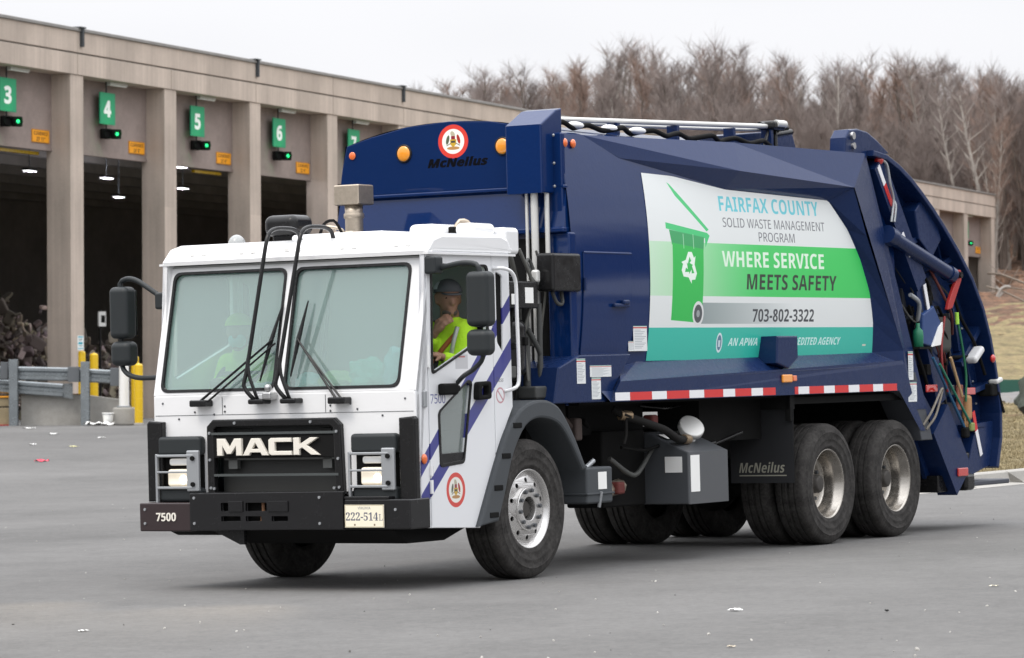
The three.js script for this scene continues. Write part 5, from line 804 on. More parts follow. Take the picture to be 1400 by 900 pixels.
{ // the printed banner follows the curve of the side
  const X0 = 2.05, X1 = 6.25, Yb = 1.64, Yt = 3.17;
  const tex = canvasTex(2048, 768, (x, w, h) => {
    const P = (a, b) => [a * w, b * h];
    x.fillStyle = '#dfe3e2'; x.fillRect(0, 0, w, h);
    let gr = x.createLinearGradient(0, 0, w * 0.75, 0); gr.addColorStop(0, '#c3e2c6'); gr.addColorStop(0.22, '#a9dcae'); gr.addColorStop(0.6, '#3fc964'); gr.addColorStop(1, '#35c75c'); x.fillStyle = gr; x.fillRect(0, h * 0.365, w, h * 0.29);
    gr = x.createLinearGradient(w * 0.2, 0, w * 0.6, 0); gr.addColorStop(0, '#8f9b9b'); gr.addColorStop(1, '#dfe3e2'); x.fillStyle = gr; x.fillRect(w * 0.2, h * 0.69, w * 0.4, h * 0.115);
    x.fillStyle = '#2eb8a4'; x.fillRect(0, h * 0.825, w, h * 0.18);
    // wheeled bin with its lid up
    x.fillStyle = '#36b566'; const poly = (...q) => { x.beginPath(); q.forEach((p, i) => x[i ? 'lineTo' : 'moveTo'](...P(...p))); x.fill(); };
    x.fillStyle = '#3cc475'; poly([0.094, 0.045], [0.104, 0.055], [0.243, 0.292], [0.234, 0.302], [0.120, 0.115]);
    x.fillStyle = '#3cc475'; poly([0.07, 0.262], [0.235, 0.31], [0.245, 0.325], [0.225, 0.39], [0.225, 0.34], [0.07, 0.295]);
    x.fillStyle = '#2f9e5c'; poly([0.082, 0.30], [0.222, 0.335], [0.216, 0.41], [0.09, 0.38]);
    x.fillStyle = '#25b84d'; poly([0.092, 0.37], [0.216, 0.40], [0.208, 0.80], [0.085, 0.785]);
    x.strokeStyle = '#9fd8ae'; x.lineWidth = 5; for (const u of [0.137, 0.177]) { x.beginPath(); x.moveTo(...P(u, 0.32)); x.lineTo(...P(u, 0.40)); x.stroke(); }
    x.fillStyle = '#dcdedd'; x.beginPath(); x.ellipse(...P(0.193, 0.75), 46, 52, 0, 0, 7); x.fill(); x.fillStyle = '#4b4f52'; x.beginPath(); x.ellipse(...P(0.193, 0.75), 34, 38, 0, 0, 7); x.fill(); x.fillStyle = '#9aa0a2'; x.beginPath(); x.ellipse(...P(0.193, 0.75), 14, 15, 0, 0, 7); x.fill();
    // three chasing arrows
    x.save(); x.translate(...P(0.157, 0.50)); for (let k = 0; k < 3; k++) { x.rotate(2.0944); x.fillStyle = '#e9f4ea'; x.beginPath(); x.moveTo(-34, -26); x.lineTo(-8, -64); x.lineTo(22, -64); x.lineTo(38, -40); x.lineTo(52, -48); x.lineTo(40, -6); x.lineTo(0, -18); x.lineTo(14, -27); x.lineTo(2, -44); x.lineTo(-14, -14); x.fill(); } x.restore();
    const put = (s, f, c, u, v, wd, sk = 0) => { x.font = f; x.fillStyle = c; x.save(); x.translate(...P(u, v)); x.transform(wd * w / x.measureText(s).width, 0, -sk, 1, 0, 0); x.fillText(s, 0, 0); x.restore(); };
    put('FAIRFAX COUNTY', 'bold 88px sans-serif', '#5fc5d1', 0.292, 0.185, 0.44);
    put('SOLID WASTE MANAGEMENT', '54px sans-serif', '#66686e', 0.303, 0.272, 0.45);
    put('PROGRAM', '54px sans-serif', '#66686e', 0.45, 0.345, 0.165);
    put('WHERE SERVICE', 'bold 92px sans-serif', '#dff3df', 0.292, 0.492, 0.45);
    put('MEETS SAFETY', 'bold 92px sans-serif', '#1e2a20', 0.388, 0.615, 0.405, 0.08);
    put('703-802-3322', 'bold 76px sans-serif', '#3a3d42', 0.42, 0.792, 0.275);
    put('AN APWA', 'italic bold 46px sans-serif', '#cfeee9', 0.325, 0.925, 0.125); put('ACCREDITED AGENCY', 'italic bold 46px sans-serif', '#cfeee9', 0.56, 0.925, 0.26);
    x.fillStyle = '#d8e6ea'; x.beginPath(); x.ellipse(...P(0.288, 0.908), 26, 42, 0, 0, 7); x.fill(); x.fillStyle = '#5b7d95'; x.beginPath(); x.ellipse(...P(0.288, 0.908), 19, 32, 0, 0, 7); x.fill(); x.fillStyle = '#c7d8de'; x.fillRect(w * 0.288 - 9, h * 0.895, 18, 28);
    x.fillStyle = '#d9d2c0'; x.fillRect(w * 0.93, h * 0.925, 34, 8);
  });
  const edgeX = (y) => { const t = [[1.62, 6.19], [1.95, 6.15], [2.22, 6.06], [2.52, 5.88], [2.78, 5.67], [3.045, 5.34], [3.2, 5.2]]; return lerpTab(t, y); };
  const topY = (x) => lerpTab([[2.05, 3.17], [2.55, 3.16], [3.45, 3.075], [5.36, 3.035]], x);
  const g = sheet((u, v) => { const yy = Yb + (Yt - Yb) * v, x = X0 + (edgeX(yy) - 0.012 - X0) * u, y = Math.min(yy, topY(x) - 0.004); return [x, y, bz(y) + 0.004]; }, 48, 40, (u, v, p) => [(p[0] - X0) / (X1 - X0), (p[1] - Yb) / (Yt - Yb)]);
  const b = T('banner', g, phy(1, 1, 1, 0.45, { map: tex, clearcoat: 0.3, clearcoatRoughness: 0.25 }), truck, true); b.userData.label = 'white and green printed banner with a bin and lettering';
}
T('hose_bracket', [prismZ([[3.98, 1.60], [4.2, 1.55], [4.38, 1.64], [4.38, 1.83], [4.0, 1.83]], 1.05, 1.24, 0.012)], M.navyDusty);
{ // reflective tape along the sill
  const segs = [[842, 862, 0], [862, 892, 1], [892, 912, 0], [912, 942, 1], [942, 962, 0], [962, 987, 1], [987, 1003, 0], [1003, 1025, 1], [1025, 1041, 0], [1041, 1058, 1], [1084, 1089, 1], [1089, 1104, 0], [1104, 1124, 1], [1124, 1139, 0], [1139, 1158, 1], [1158, 1173, 0], [1173, 1192, 1], [1192, 1206, 0], [1206, 1226, 1]];
  const run = (v) => lerpTab([[842, 1.27], [900, 1.95], [960, 2.70], [1041, 3.76], [1100, 4.56], [1150, 5.26], [1227, 6.37]], v);
  const sillPart = body.children.find((o) => o.name === 'sill');
  for (const [a, b, k] of segs) T('tape_segment', bx(run(a), run(b) - 0.003, 1.328, 1.392, 1.2152, 1.2172), k ? M.tapeRed : M.tapeWhite, sillPart);
}
T('side_marker', rb(4.10, 4.28, 1.43, 1.50, 1.212, 1.235, 0.015), M.amber); T('side_marker', rb(4.30, 4.37, 1.44, 1.49, 1.212, 1.23, 0.012), M.amberDim);
{
  const note = canvasTex(128, 256, (x, w, h) => { x.fillStyle = '#d9dcdc'; x.fillRect(0, 0, w, h); x.fillStyle = '#b9524e'; x.fillRect(0, 20, w, 14); x.fillStyle = '#8b9298'; for (let i = 0; i < 12; i++) x.fillRect(10, 48 + i * 16, 60 + (i * 37) % 50, 5); x.fillStyle = '#6fa08c'; x.fillRect(0, 4, w, 10); }), nm = std(1, 1, 1, 0.5, 0, { map: note });
  const st = (x0, x1, y0, y1, z) => { const g = new THREE.BoxGeometry(x1 - x0, y1 - y0, 0.003).translate((x0 + x1) / 2, (y0 + y1) / 2, z); return T('sticker', g, nm, truck, true); };
  st(0.77, 0.90, 1.47, 1.665, 1.1668); st(0.97, 1.30, 1.52, 1.61, 1.1668); st(0.99, 1.13, 1.345, 1.515, 1.1672);
  const s1 = st(1.80, 2.02, 1.72, 1.93, 0); s1.geometry.translate(0, 0, bz(1.82) + 0.01); 
  const s2 = st(1.72, 1.82, 1.72, 1.80, 0); s2.geometry.translate(0, 0, bz(1.76) + 0.016);
  st(6.62, 6.72, 1.42, 1.68, 1.2075); st(6.60, 6.78, 1.22, 1.40, 1.209);
}
// ---- pipes on the roof
T('roof_pipe', [tube([[0.9, 3.575, 0.72], [1.3, 3.585, 0.72], [3.0, 3.635, 0.72], [5.0, 3.695, 0.72]], 0.022, 8, 20)], M.pipe);
T('roof_pipe', [tube([[0.9, 3.56, 0.62], [3.0, 3.61, 0.62], [5.0, 3.67, 0.62]], 0.016, 8, 20)], M.pipe);
for (const x of [1.2, 2.2, 3.2, 4.2, 4.9]) T('pipe_support', bx(x, x + 0.04, 3.45, 3.565 + (x - 1) * 0.025, 0.66, 0.76), M.navyDusty);
T('roof_hose', [tube(Array.from({ length: 24 }, (_, i) => [0.95 + i * 0.165, 3.525 + 0.022 * Math.sin(i * 2.1), 0.86 + 0.03 * Math.sin(i * 1.3)]), 0.022, 6, 90)], M.blackMatt);
T('valve', [rb(4.88, 5.12, 3.66, 3.74, 0.64, 0.8, 0.03), rod([4.8, 3.695, 0.7], [5.3, 3.695, 0.7], 0.035), rod([5.02, 3.62, 0.72], [5.35, 3.66, 0.72], 0.03), rod([5.0, 3.45, 0.75], [5.05, 3.7, 0.72], 0.02), rod([4.75, 3.46, 0.75], [4.95, 3.70, 0.72], 0.014)], M.black);
T('valve_cap', [rod([4.95, 3.715, 0.78], [5.12, 3.715, 0.78], 0.035)], M.pipe);
T('roof_rag', [1.35, 1.9, 2.35].map((x) => new THREE.SphereGeometry(0.07, 10, 6).scale(1.6, 0.45, 0.8).translate(x, 3.53, 0.86)), M.paper);
T('roof_ridge', [prismZ([[3.2, 3.5], [5.1, 3.66], [5.62, 3.69], [5.72, 3.66], [5.8, 3.5]], -0.95, 0.55, 0.01)], M.navyDusty);
for (const z of [0.98, -1.14]) T('hinge_plate', prismZ([[5.58, 3.45], [5.60, 3.60], [5.68, 3.675], [5.85, 3.69], [6.05, 3.67], [6.25, 3.60], [6.48, 3.49], [6.1, 3.44]], z, z + 0.16, 0.015), M.navyDusty);
T('hinge_pin', [new THREE.CylinderGeometry(0.035, 0.035, 0.03, 12).rotateX(Math.PI / 2).translate(5.72, 3.62, 1.15), new THREE.CylinderGeometry(0.03, 0.03, 0.03, 12).rotateX(Math.PI / 2).translate(5.73, 3.53, 1.15)], M.steel);
// ---- tailgate
const tail = new THREE.Group(); tail.name = 'tailgate'; truck.add(tail);
const arc = [[6.02, 3.50], [6.30, 3.47], [6.56, 3.385], [6.80, 3.28], [7.01, 3.165], [7.25, 3.02], [7.47, 2.87], [7.78, 2.64], [8.09, 2.37], [8.32, 2.09], [8.47, 1.81], [8.57, 1.53], [8.64, 1.30], [8.67, 1.08], [8.66, 0.83], [8.56, 0.55]];
const front = [[8.05, 0.44], [7.42, 0.43], [7.18, 0.78], [6.84, 1.15], [6.05, 3.40]];
for (const s of [1, -1]) {
  const f = (g) => (s < 0 ? flipZ(g) : g);
  T('side_plate', f(prismZ([...arc, ...front].reverse(), 0.96, 1.0)), M.navyDusty, tail);
  const rim = arc.map(([x, y], i) => { const a = arc[Math.max(0, i - 1)], b = arc[Math.min(arc.length - 1, i + 1)], L = Math.hypot(b[0] - a[0], b[1] - a[1]); return [x + (b[1] - a[1]) / L * 0.05, y - (b[0] - a[0]) / L * 0.05]; });
  T('rim_flange', f(prismZ([...arc, ...rim.reverse()].reverse(), 0.99, 1.21, 0.008)), M.navyDusty, tail);
  T('slide_rail', [f(beam([6.18, 3.40, 1.09], [7.02, 2.30, 1.09], 0.18, 0.22)), f(beam([7.0, 2.35, 1.08], [7.42, 1.2, 1.08], 0.16, 0.2)), f(beam([6.95, 1.35, 1.06], [7.95, 0.46, 1.06], 0.13, 0.10)), f(beam([7.30, 1.05, 1.1], [7.78, 0.46, 1.1], 0.2, 0.42))], M.navyDusty, tail);
  T('rib', f(beam([6.75, 2.68, 1.06], [7.62, 2.78, 1.06], 0.14, 0.05)), M.navyDusty, tail);
  T('rib', [f(beam([7.15, 2.35, 1.05], [7.85, 2.56, 1.05], 0.12, 0.05))], M.navyDusty, tail);
  T('rib', f(beam([7.95, 1.55, 1.06], [8.42, 1.92, 1.06], 0.14, 0.06)), M.navyDusty, tail);
  T('rib', f(beam([7.75, 1.22, 1.06], [8.60, 1.36, 1.06], 0.14, 0.05)), M.navyDusty, tail);
  T('rib', f(beam([8.1, 0.95, 1.06], [8.66, 0.98, 1.06], 0.14, 0.05)), M.navyDusty, tail);
  T('rib', f(beam([7.4, 2.1, 1.04], [8.0, 1.3, 1.04], 0.10, 0.06)), M.navyDusty, tail);
  T('pump_housing', [f(prismZ([[6.95, 2.98], [7.12, 3.10], [7.42, 2.90], [7.50, 2.72], [7.30, 2.55], [7.02, 2.72]], 0.98, 1.16, 0.012)), f(prismZ([[6.72, 2.78], [7.0, 2.72], [7.16, 2.50], [6.9, 2.42]], 0.98, 1.06, 0.01))], M.navyDusty, tail);
  T('lower_plate', f(prismZ([[7.95, 0.47], [8.54, 0.58], [8.63, 0.84], [8.63, 0.96], [8.25, 0.96]], 1.0, 1.13, 0.01)), M.navyDusty, tail);
}
T('rear_shell', sheet((u, v) => { const k = u * (arc.length - 1), i = Math.min(arc.length - 2, Math.floor(k)), t = k - i; return [arc[i][0] + (arc[i + 1][0] - arc[i][0]) * t - 0.02, arc[i][1] + (arc[i + 1][1] - arc[i][1]) * t - 0.02, -0.98 + 1.96 * v]; }, 30, 2), M.navyDusty, tail);
T('hopper_floor', [prismZ([[6.9, 1.3], [7.45, 0.5], [8.5, 0.58], [8.5, 0.64], [7.5, 0.56], [7.0, 1.3]], -0.97, 0.97)], M.blackMatt, tail);
T('lift_cylinder', [rod([6.32, 2.74, 1.19], [7.60, 2.40, 1.19], 0.068, 0.068, 16), rod([7.55, 2.413, 1.19], [7.64, 2.39, 1.19], 0.078, 0.078, 16), rod([6.28, 2.75, 1.19], [6.4, 2.72, 1.19], 0.085, 0.085, 14)], M.navyDusty, tail);
T('cylinder_rod', rod([7.6, 2.40, 1.19], [7.74, 2.36, 1.19], 0.035, 0.035, 12), M.steel, tail);
T('red_clevis', prismZ(roundPoly([[7.66, 2.44], [7.76, 2.44], [7.77, 2.35], [7.55, 2.08], [7.44, 2.06], [7.48, 2.14], [7.66, 2.35]], 0.02), 1.2, 1.235, 0.006), M.red, tail); T('clevis_pin', rod([7.70, 2.39, 1.1], [7.70, 2.39, 1.27], 0.03, 0.03, 10), M.black, tail);
T('latch_block', [rb(7.66, 2.36 - 0.1, 2.2, 2.42, 1.05, 1.2, 0.01), rb(7.1, 7.4, 2.1, 2.3, 1.0, 1.1, 0.02)].slice(1), M.blackMatt, tail);
{ // red and white tape, lamps
  const seg = (x0, y0, x1, y1, mat, w = 0.055) => T('tape_segment', beam([x0, y0, 1.183], [x1, y1, 1.183], 0.006, w), mat, tail);
  seg(6.16, 3.36, 6.28, 3.20, M.tapeWhite); seg(6.28, 3.20, 6.42, 3.02, M.tapeRed); seg(6.44, 2.99, 6.47, 2.95, M.tapeRed, 0.09);
  seg(6.62, 2.76, 6.78, 2.56, M.tapeWhite); seg(7.06, 2.30, 7.14, 2.06, M.tapeWhite); seg(7.14, 2.06, 7.26, 1.76, M.tapeRed);
  T('tape_segment', beam([8.16, 1.10, 1.136], [8.22, 0.92, 1.136], 0.006, 0.06), M.tapeRed, tail); T('tape_segment', beam([8.22, 0.92, 1.136], [8.32, 0.68, 1.136], 0.006, 0.06), M.tapeWhite, tail);
  T('red_lamp', [rb(7.06, 7.30, 1.30, 1.37, 1.16, 1.18, 0.02)], M.redLens, tail); T('red_lamp', [rb(8.0, 8.2, 1.26, 1.33, 1.13, 1.15, 0.02)], M.redLens, tail); T('red_lamp', [rb(7.62, 7.84, 0.5, 0.58, 1.2, 1.22, 0.02)], M.redLens, tail); T('red_lamp', new THREE.SphereGeometry(0.045, 12, 8).translate(6.22, 3.42, 1.16), M.redLens, tail); T('red_lamp', new THREE.SphereGeometry(0.04, 12, 8).scale(1, 1, 0.6).translate(8.48, 1.6, 1.21), M.redLens, tail);
  T('hydraulic_line', [tube([[6.2, 3.44, 1.17], [6.30, 3.38, 1.2], [6.34, 3.2, 1.21], [6.4, 3.06, 1.21], [6.34, 2.86, 1.21]], 0.013, 6), tube([[6.42, 3.34, 1.1], [6.44, 3.1, 1.16], [6.46, 3.02, 1.2], [6.40, 2.86, 1.21]], 0.013, 6), tube([[6.72, 2.2, 1.2], [6.9, 2.12, 1.2], [7.0, 1.9, 1.12]], 0.022, 6)], M.silver, tail);
  T('hydraulic_line', [tube([[7.7, 2.3, 1.15], [7.9, 2.0, 1.15], [8.2, 1.75, 1.15], [8.42, 1.45, 1.15]], 0.018, 6)], M.blackMatt, tail); T('hydraulic_line', [tube([[7.0, 2.0, 1.15], [6.9, 1.75, 1.15], [7.05, 1.5, 1.15], [7.2, 1.35, 1.12]], 0.02, 6)], M.blackMatt, tail);
  T('grab_loop', [tube([[6.92, 1.0, 1.2], [7.02, 1.12, 1.24], [7.24, 1.32, 1.24], [7.3, 1.3, 1.22], [7.1, 1.08, 1.24], [6.98, 0.96, 1.2]], 0.012, 6)], std(0.2, 0.18, 0.15, 0.7), tail);
  T('work_lamp', [rb(-0.12, 0.12, -0.035, 0.035, -0.06, 0.06, 0.03).rotateZ(0.55).translate(8.14, 1.64, 1.18)], std(0.6, 0.6, 0.6, 0.6), tail); T('work_lamp_bracket', [rod([7.9, 1.62, 1.05], [8.1, 1.62, 1.15], 0.02)], M.blackMatt, tail);
  T('lever', [rb(-0.07, 0.07, -0.02, 0.025, -0.05, 0.05, 0.018).rotateZ(0.2).translate(8.6, 1.385, 1.18)], std(0.6, 0.6, 0.58, 0.6), tail); T('lever_box', [rb(8.46, 8.66, 1.24, 1.36, 1.05, 1.2, 0.02), rod([8.6, 1.28, 1.2], [8.68, 1.08, 1.22], 0.014)], M.blackMatt, tail);
  T('decal', prismZ([[8.18, 1.02], [8.26, 1.14], [8.33, 1.14], [8.25, 1.02]].map(([x, y]) => [x + 0.02, y + 0.02]), 1.0, 1.007), M.paper, tail);
}
{ // hoses, clamps, bolts and brackets crowding the recess
  let s = 77; const q = (a, b) => { s = (s * 1664525 + 1013904223) >>> 0; return a + (b - a) * s / 4294967296; };
  const hoseMat = [M.blackMatt, std(0.035, 0.034, 0.03, 0.7), std(0.07, 0.07, 0.065, 0.6), std(0.10, 0.018, 0.015, 0.7)];
  for (let i = 0; i < 16; i++) { const x = q(6.75, 7.45), y = q(1.9, 2.7), dx = q(0.25, 0.8), dy = q(-1.15, -0.4), z = q(1.06, 1.17); T('hose', tube([[x, y, z - 0.06], [x + dx * 0.25 + q(-0.08, 0.08), y + dy * 0.35, z], [x + dx * 0.6, y + dy * 0.65 + q(-0.06, 0.06), z + q(0, 0.05)], [x + dx, y + dy, z - 0.08]], q(0.009, 0.018), 6, 16), hoseMat[i % 4], tail); }
  for (let i = 0; i < 14; i++) { const x = q(6.85, 7.75), y = q(1.2, 2.4), w = q(0.03, 0.08), h2 = q(0.03, 0.10); T('bracket', rb(x, x + w, y, y + h2, 1.0, q(1.08, 1.19), 0.006), i % 3 ? M.blackMatt : M.grey, tail); }
  for (const [x, y, a, b2] of [[7.55, 2.9, 0.05, 0.30], [7.9, 2.2, 0.05, 0.4], [8.15, 1.75, 0.05, 0.34], [7.25, 3.0, 0.04, 0.2]]) T('rib', beam([x, y, 1.03], [x + a * 3, y - b2 * 1.3, 1.03], 0.07, 0.035), M.navyDusty, tail);
  T('bolt_row', Array.from({ length: 14 }, (_, i) => { const k = i / 13 * 12, j = Math.floor(k), t = k - j, a = arc[j + 1], b2 = arc[j + 2]; return new THREE.SphereGeometry(0.014, 6, 5).translate(a[0] + (b2[0] - a[0]) * t - 0.13, a[1] + (b2[1] - a[1]) * t - 0.11, 1.004); }), M.silver, tail);
  T('grease_shade_plate', prismZ(roundPoly([[6.9, 2.3], [7.3, 2.35], [7.62, 1.9], [7.7, 1.2], [7.3, 1.25], [6.95, 1.7]], 0.06), 1.0, 1.03, 0.006), std(0.025, 0.027, 0.035, 0.6), tail);  // greasy dark plate, its colour also stands in for shadow on the side plate
}
T('riding_step', [rb(8.0, 8.86, 0.395, 0.44, 0.72, 1.18, 0.012), rod([8.4, 0.42, 0.95], [8.5, 0.6, 0.95], 0.03)], std(0.05, 0.055, 0.07, 0.6), tail);
T('step_bracket', [rb(7.38, 7.78, 0.36, 0.52, 0.7, 1.12, 0.015), rb(7.84, 8.04, 0.36, 0.52, 1.0, 1.2, 0.04), rb(7.95, 8.2, 0.44, 0.72, 0.95, 1.12, 0.03)], M.black, tail);
// ---- under the body
T('hydraulic_tank', [prismX([[0.62, 0.46], [1.20, 0.46], [1.20, 0.885], [0.82, 1.05], [0.62, 1.05]], 2.46, 3.14, 0.012)], M.grey);
T('oil_tank', [rb(1.75, 2.45, 0.46, 1.08, 0.45, 0.80, 0.02)], M.blackMatt);
T('tank_label', [bx(2.49, 2.64, 0.56, 0.86, 1.2005, 1.203)], M.paper); T('tank_label', [bx(2.4555, 2.459, 0.72, 0.85, 0.98, 1.14)], M.paper);
T('tank_label', polys([[[2.5, 1.02, 0.9], [2.75, 1.02, 0.9], [2.75, 0.985, 0.985], [2.5, 0.985, 0.985]].map(([x, y, z]) => [x, y + 0.012, z])]), M.paper);
T('filler_cap', [lathe([[0, 0.03], [0.10, 0.03], [0.112, 0.02], [0.112, -0.02], [0.06, -0.03], [0.06, -0.1], [0.085, -0.11], [0.085, -0.14]].reverse(), 24).applyQuaternion(new THREE.Quaternion().setFromUnitVectors(V(0, 1, 0), V(-0.42, 0.62, 0.66).normalize())).translate(2.82, 1.08, 1.03)], M.pipe);
T('suction_hose', [tube([[1.6, 1.26, 1.0], [1.66, 1.2, 1.08], [1.85, 1.16, 1.1], [2.2, 1.08, 1.12], [2.45, 1.0, 1.1], [2.66, 0.985, 1.06]], 0.034, 8), tube([[1.66, 1.2, 1.08], [1.66, 1.06, 1.08], [1.64, 0.98, 1.07]], 0.016, 6)], M.chassis);
T('hose_fitting', [rod([2.62, 0.99, 1.07], [2.74, 0.985, 1.05], 0.04), rod([1.62, 1.21, 1.05], [1.72, 1.2, 1.09], 0.042)], std(0.3, 0.22, 0.14, 0.5, 0.7));
T('tank_pipe', [rod([1.2, 0.58, 0.95], [1.75, 0.62, 0.85], 0.05), rod([1.62, 0.60, 0.88], [1.95, 0.63, 0.84], 0.062)], M.stack);
T('red_valve', [rb(1.72, 1.84, 0.57, 0.67, 0.84, 0.96, 0.02), rb(2.15, 2.25, 1.12, 1.2, 0.95, 1.05, 0.02), rod([2.2, 1.12, 1.0], [2.35, 1.08, 1.02], 0.02)], std(0.11, 0.02, 0.016, 0.8));
T('air_tank', [rod([1.1, 0.95, -0.75], [2.2, 0.95, -0.75], 0.16, 0.16, 20), rod([2.4, 0.7, -0.75], [3.4, 0.7, -0.75], 0.22, 0.22, 20)], M.blackMatt);
T('spring_hanger', [rb(0.95, 1.1, 0.8, 1.25, 0.7, 0.85, 0.02), tube([[0.9, 1.25, 0.9], [1.05, 1.1, 0.95], [1.1, 0.9, 0.9]], 0.025, 6), rb(1.02, 1.12, 1.02, 1.2, 0.92, 1.0, 0.02)], std(0.05, 0.035, 0.03, 0.8));
{
  const tex = canvasTex(512, 512, (x, w, h) => { x.fillStyle = '#232427'; x.fillRect(0, 0, w, h); x.fillStyle = '#9a988a'; x.font = 'bold italic 96px sans-serif'; x.save(); x.translate(60, 440); x.scale(0.86, 1); x.fillText('McNeilus', 0, 0); x.restore(); x.fillRect(70, 456, 380, 8); });
  for (const s of [1, -1]) { const p = facing(0.62, 0.64, 0.012, std(1, 1, 1, 0.7, 0, { map: tex }), M.blackMatt); p.name = 'mud_flap'; p.rotation.y = -Math.PI / 2; p.position.set(4.34, 0.885, s * 0.885); truck.add(p); }
  T('flap_hanger', [bx(4.3, 4.4, 1.2, 1.32, -1.18, 1.18), bx(4.30, 4.36, 1.1, 1.32, 1.14, 1.19)], M.blackMatt);
  T('hopper_underside', [bx(3.2, 4.3, 0.95, 1.31, 0.5, 0.9), bx(1.4, 2.6, 1.05, 1.31, 0.3, 0.7), bx(3.2, 4.3, 0.95, 1.31, -0.9, -0.5)], M.blackMatt);
  T('rear_wheel_arch', [bx(4.4, 6.9, 1.24, 1.30, 0.55, 1.14), bx(4.4, 6.9, 1.24, 1.30, -1.14, -0.55), prismX([[-1.0, 0.55], [1.0, 0.55], [1.0, 1.3], [-1.0, 1.3]], 6.95, 7.0)], M.blackMatt);
}
// ------------------------------------------------------------------ people: one skin over tapered bones, meshed on a grid
function skinMesh(bones, cell, k) {
  const lo = V(1e9, 1e9, 1e9), hi = V(-1e9, -1e9, -1e9);
  for (const [a, ra, b, rb_] of bones) for (const [p, r] of [[a, ra], [b, rb_]]) { lo.min(V(p[0] - r, p[1] - r, p[2] - r)); hi.max(V(p[0] + r, p[1] + r, p[2] + r)); }
  lo.addScalar(-3 * cell); hi.addScalar(3 * cell);
  const n = [0, 1, 2].map((i) => Math.ceil((hi.getComponent(i) - lo.getComponent(i)) / cell) + 1), F = new Float32Array(n[0] * n[1] * n[2]);
  const B = bones.map(([a, ra, b, rb_, sx = 1]) => ({ a, ra, rb: rb_, d: [b[0] - a[0], b[1] - a[1], b[2] - a[2]], L: Math.max(1e-9, (b[0] - a[0]) ** 2 + (b[1] - a[1]) ** 2 + (b[2] - a[2]) ** 2), sx }));
  const dist = (x, y, z) => { let m = 0; for (const q of B) { const px = x - q.a[0], py = y - q.a[1], pz = z - q.a[2]; let t = (px * q.d[0] + py * q.d[1] + pz * q.d[2]) / q.L; t = t < 0 ? 0 : t > 1 ? 1 : t; const e = Math.hypot((px - q.d[0] * t) * q.sx, py - q.d[1] * t, pz - q.d[2] * t) - (q.ra + (q.rb - q.ra) * t); m += Math.exp(-e / k); } return -k * Math.log(m + 1e-30); };
  const I = (i, j, l) => i + n[0] * (j + n[1] * l);
  for (let l = 0; l < n[2]; l++) for (let j = 0; j < n[1]; j++) for (let i = 0; i < n[0]; i++) F[I(i, j, l)] = dist(lo.x + i * cell, lo.y + j * cell, lo.z + l * cell);
  const vid = new Int32Array(F.length).fill(-1), pos = [], idx = [];
  for (let l = 0; l + 1 < n[2]; l++) for (let j = 0; j + 1 < n[1]; j++) for (let i = 0; i + 1 < n[0]; i++) {
    let c = 0, sx = 0, sy = 0, sz = 0, neg = 0; const f = (a, b, d) => F[I(i + a, j + b, l + d)];
    for (let q = 0; q < 8; q++) if (f(q & 1, q >> 1 & 1, q >> 2) < 0) neg++;
    if (!neg || neg === 8) continue;
    for (let q = 0; q < 8; q++) for (const ax of [1, 2, 4]) if (!(q & ax)) { const r = q | ax, u = f(q & 1, q >> 1 & 1, q >> 2), w = f(r & 1, r >> 1 & 1, r >> 2); if ((u < 0) !== (w < 0)) { const t = u / (u - w); c++; sx += (q & 1) + (ax === 1 ? t : 0); sy += (q >> 1 & 1) + (ax === 2 ? t : 0); sz += (q >> 2) + (ax === 4 ? t : 0); } }
    vid[I(i, j, l)] = pos.length / 3; pos.push(lo.x + (i + sx / c) * cell, lo.y + (j + sy / c) * cell, lo.z + (l + sz / c) * cell);
  }
  const quad = (a, b, c, d, flip) => { if (a < 0 || b < 0 || c < 0 || d < 0) return; flip ? idx.push(a, c, b, a, d, c) : idx.push(a, b, c, a, c, d); };
  for (let l = 1; l + 1 < n[2]; l++) for (let j = 1; j + 1 < n[1]; j++) for (let i = 1; i + 1 < n[0]; i++) {
    const u = F[I(i, j, l)] < 0;
    if (u !== F[I(i + 1, j, l)] < 0) quad(vid[I(i, j - 1, l - 1)], vid[I(i, j, l - 1)], vid[I(i, j, l)], vid[I(i, j - 1, l)], !u);
    if (u !== F[I(i, j + 1, l)] < 0) quad(vid[I(i - 1, j, l - 1)], vid[I(i - 1, j, l)], vid[I(i, j, l)], vid[I(i, j, l - 1)], !u);
    if (u !== F[I(i, j, l + 1)] < 0) quad(vid[I(i - 1, j - 1, l)], vid[I(i, j - 1, l)], vid[I(i, j, l)], vid[I(i - 1, j, l)], !u);
  }
  const g = new THREE.BufferGeometry(); g.setAttribute('position', new THREE.Float32BufferAttribute(pos, 3)); g.setIndex(idx); g.computeVertexNormals(); return g;
}
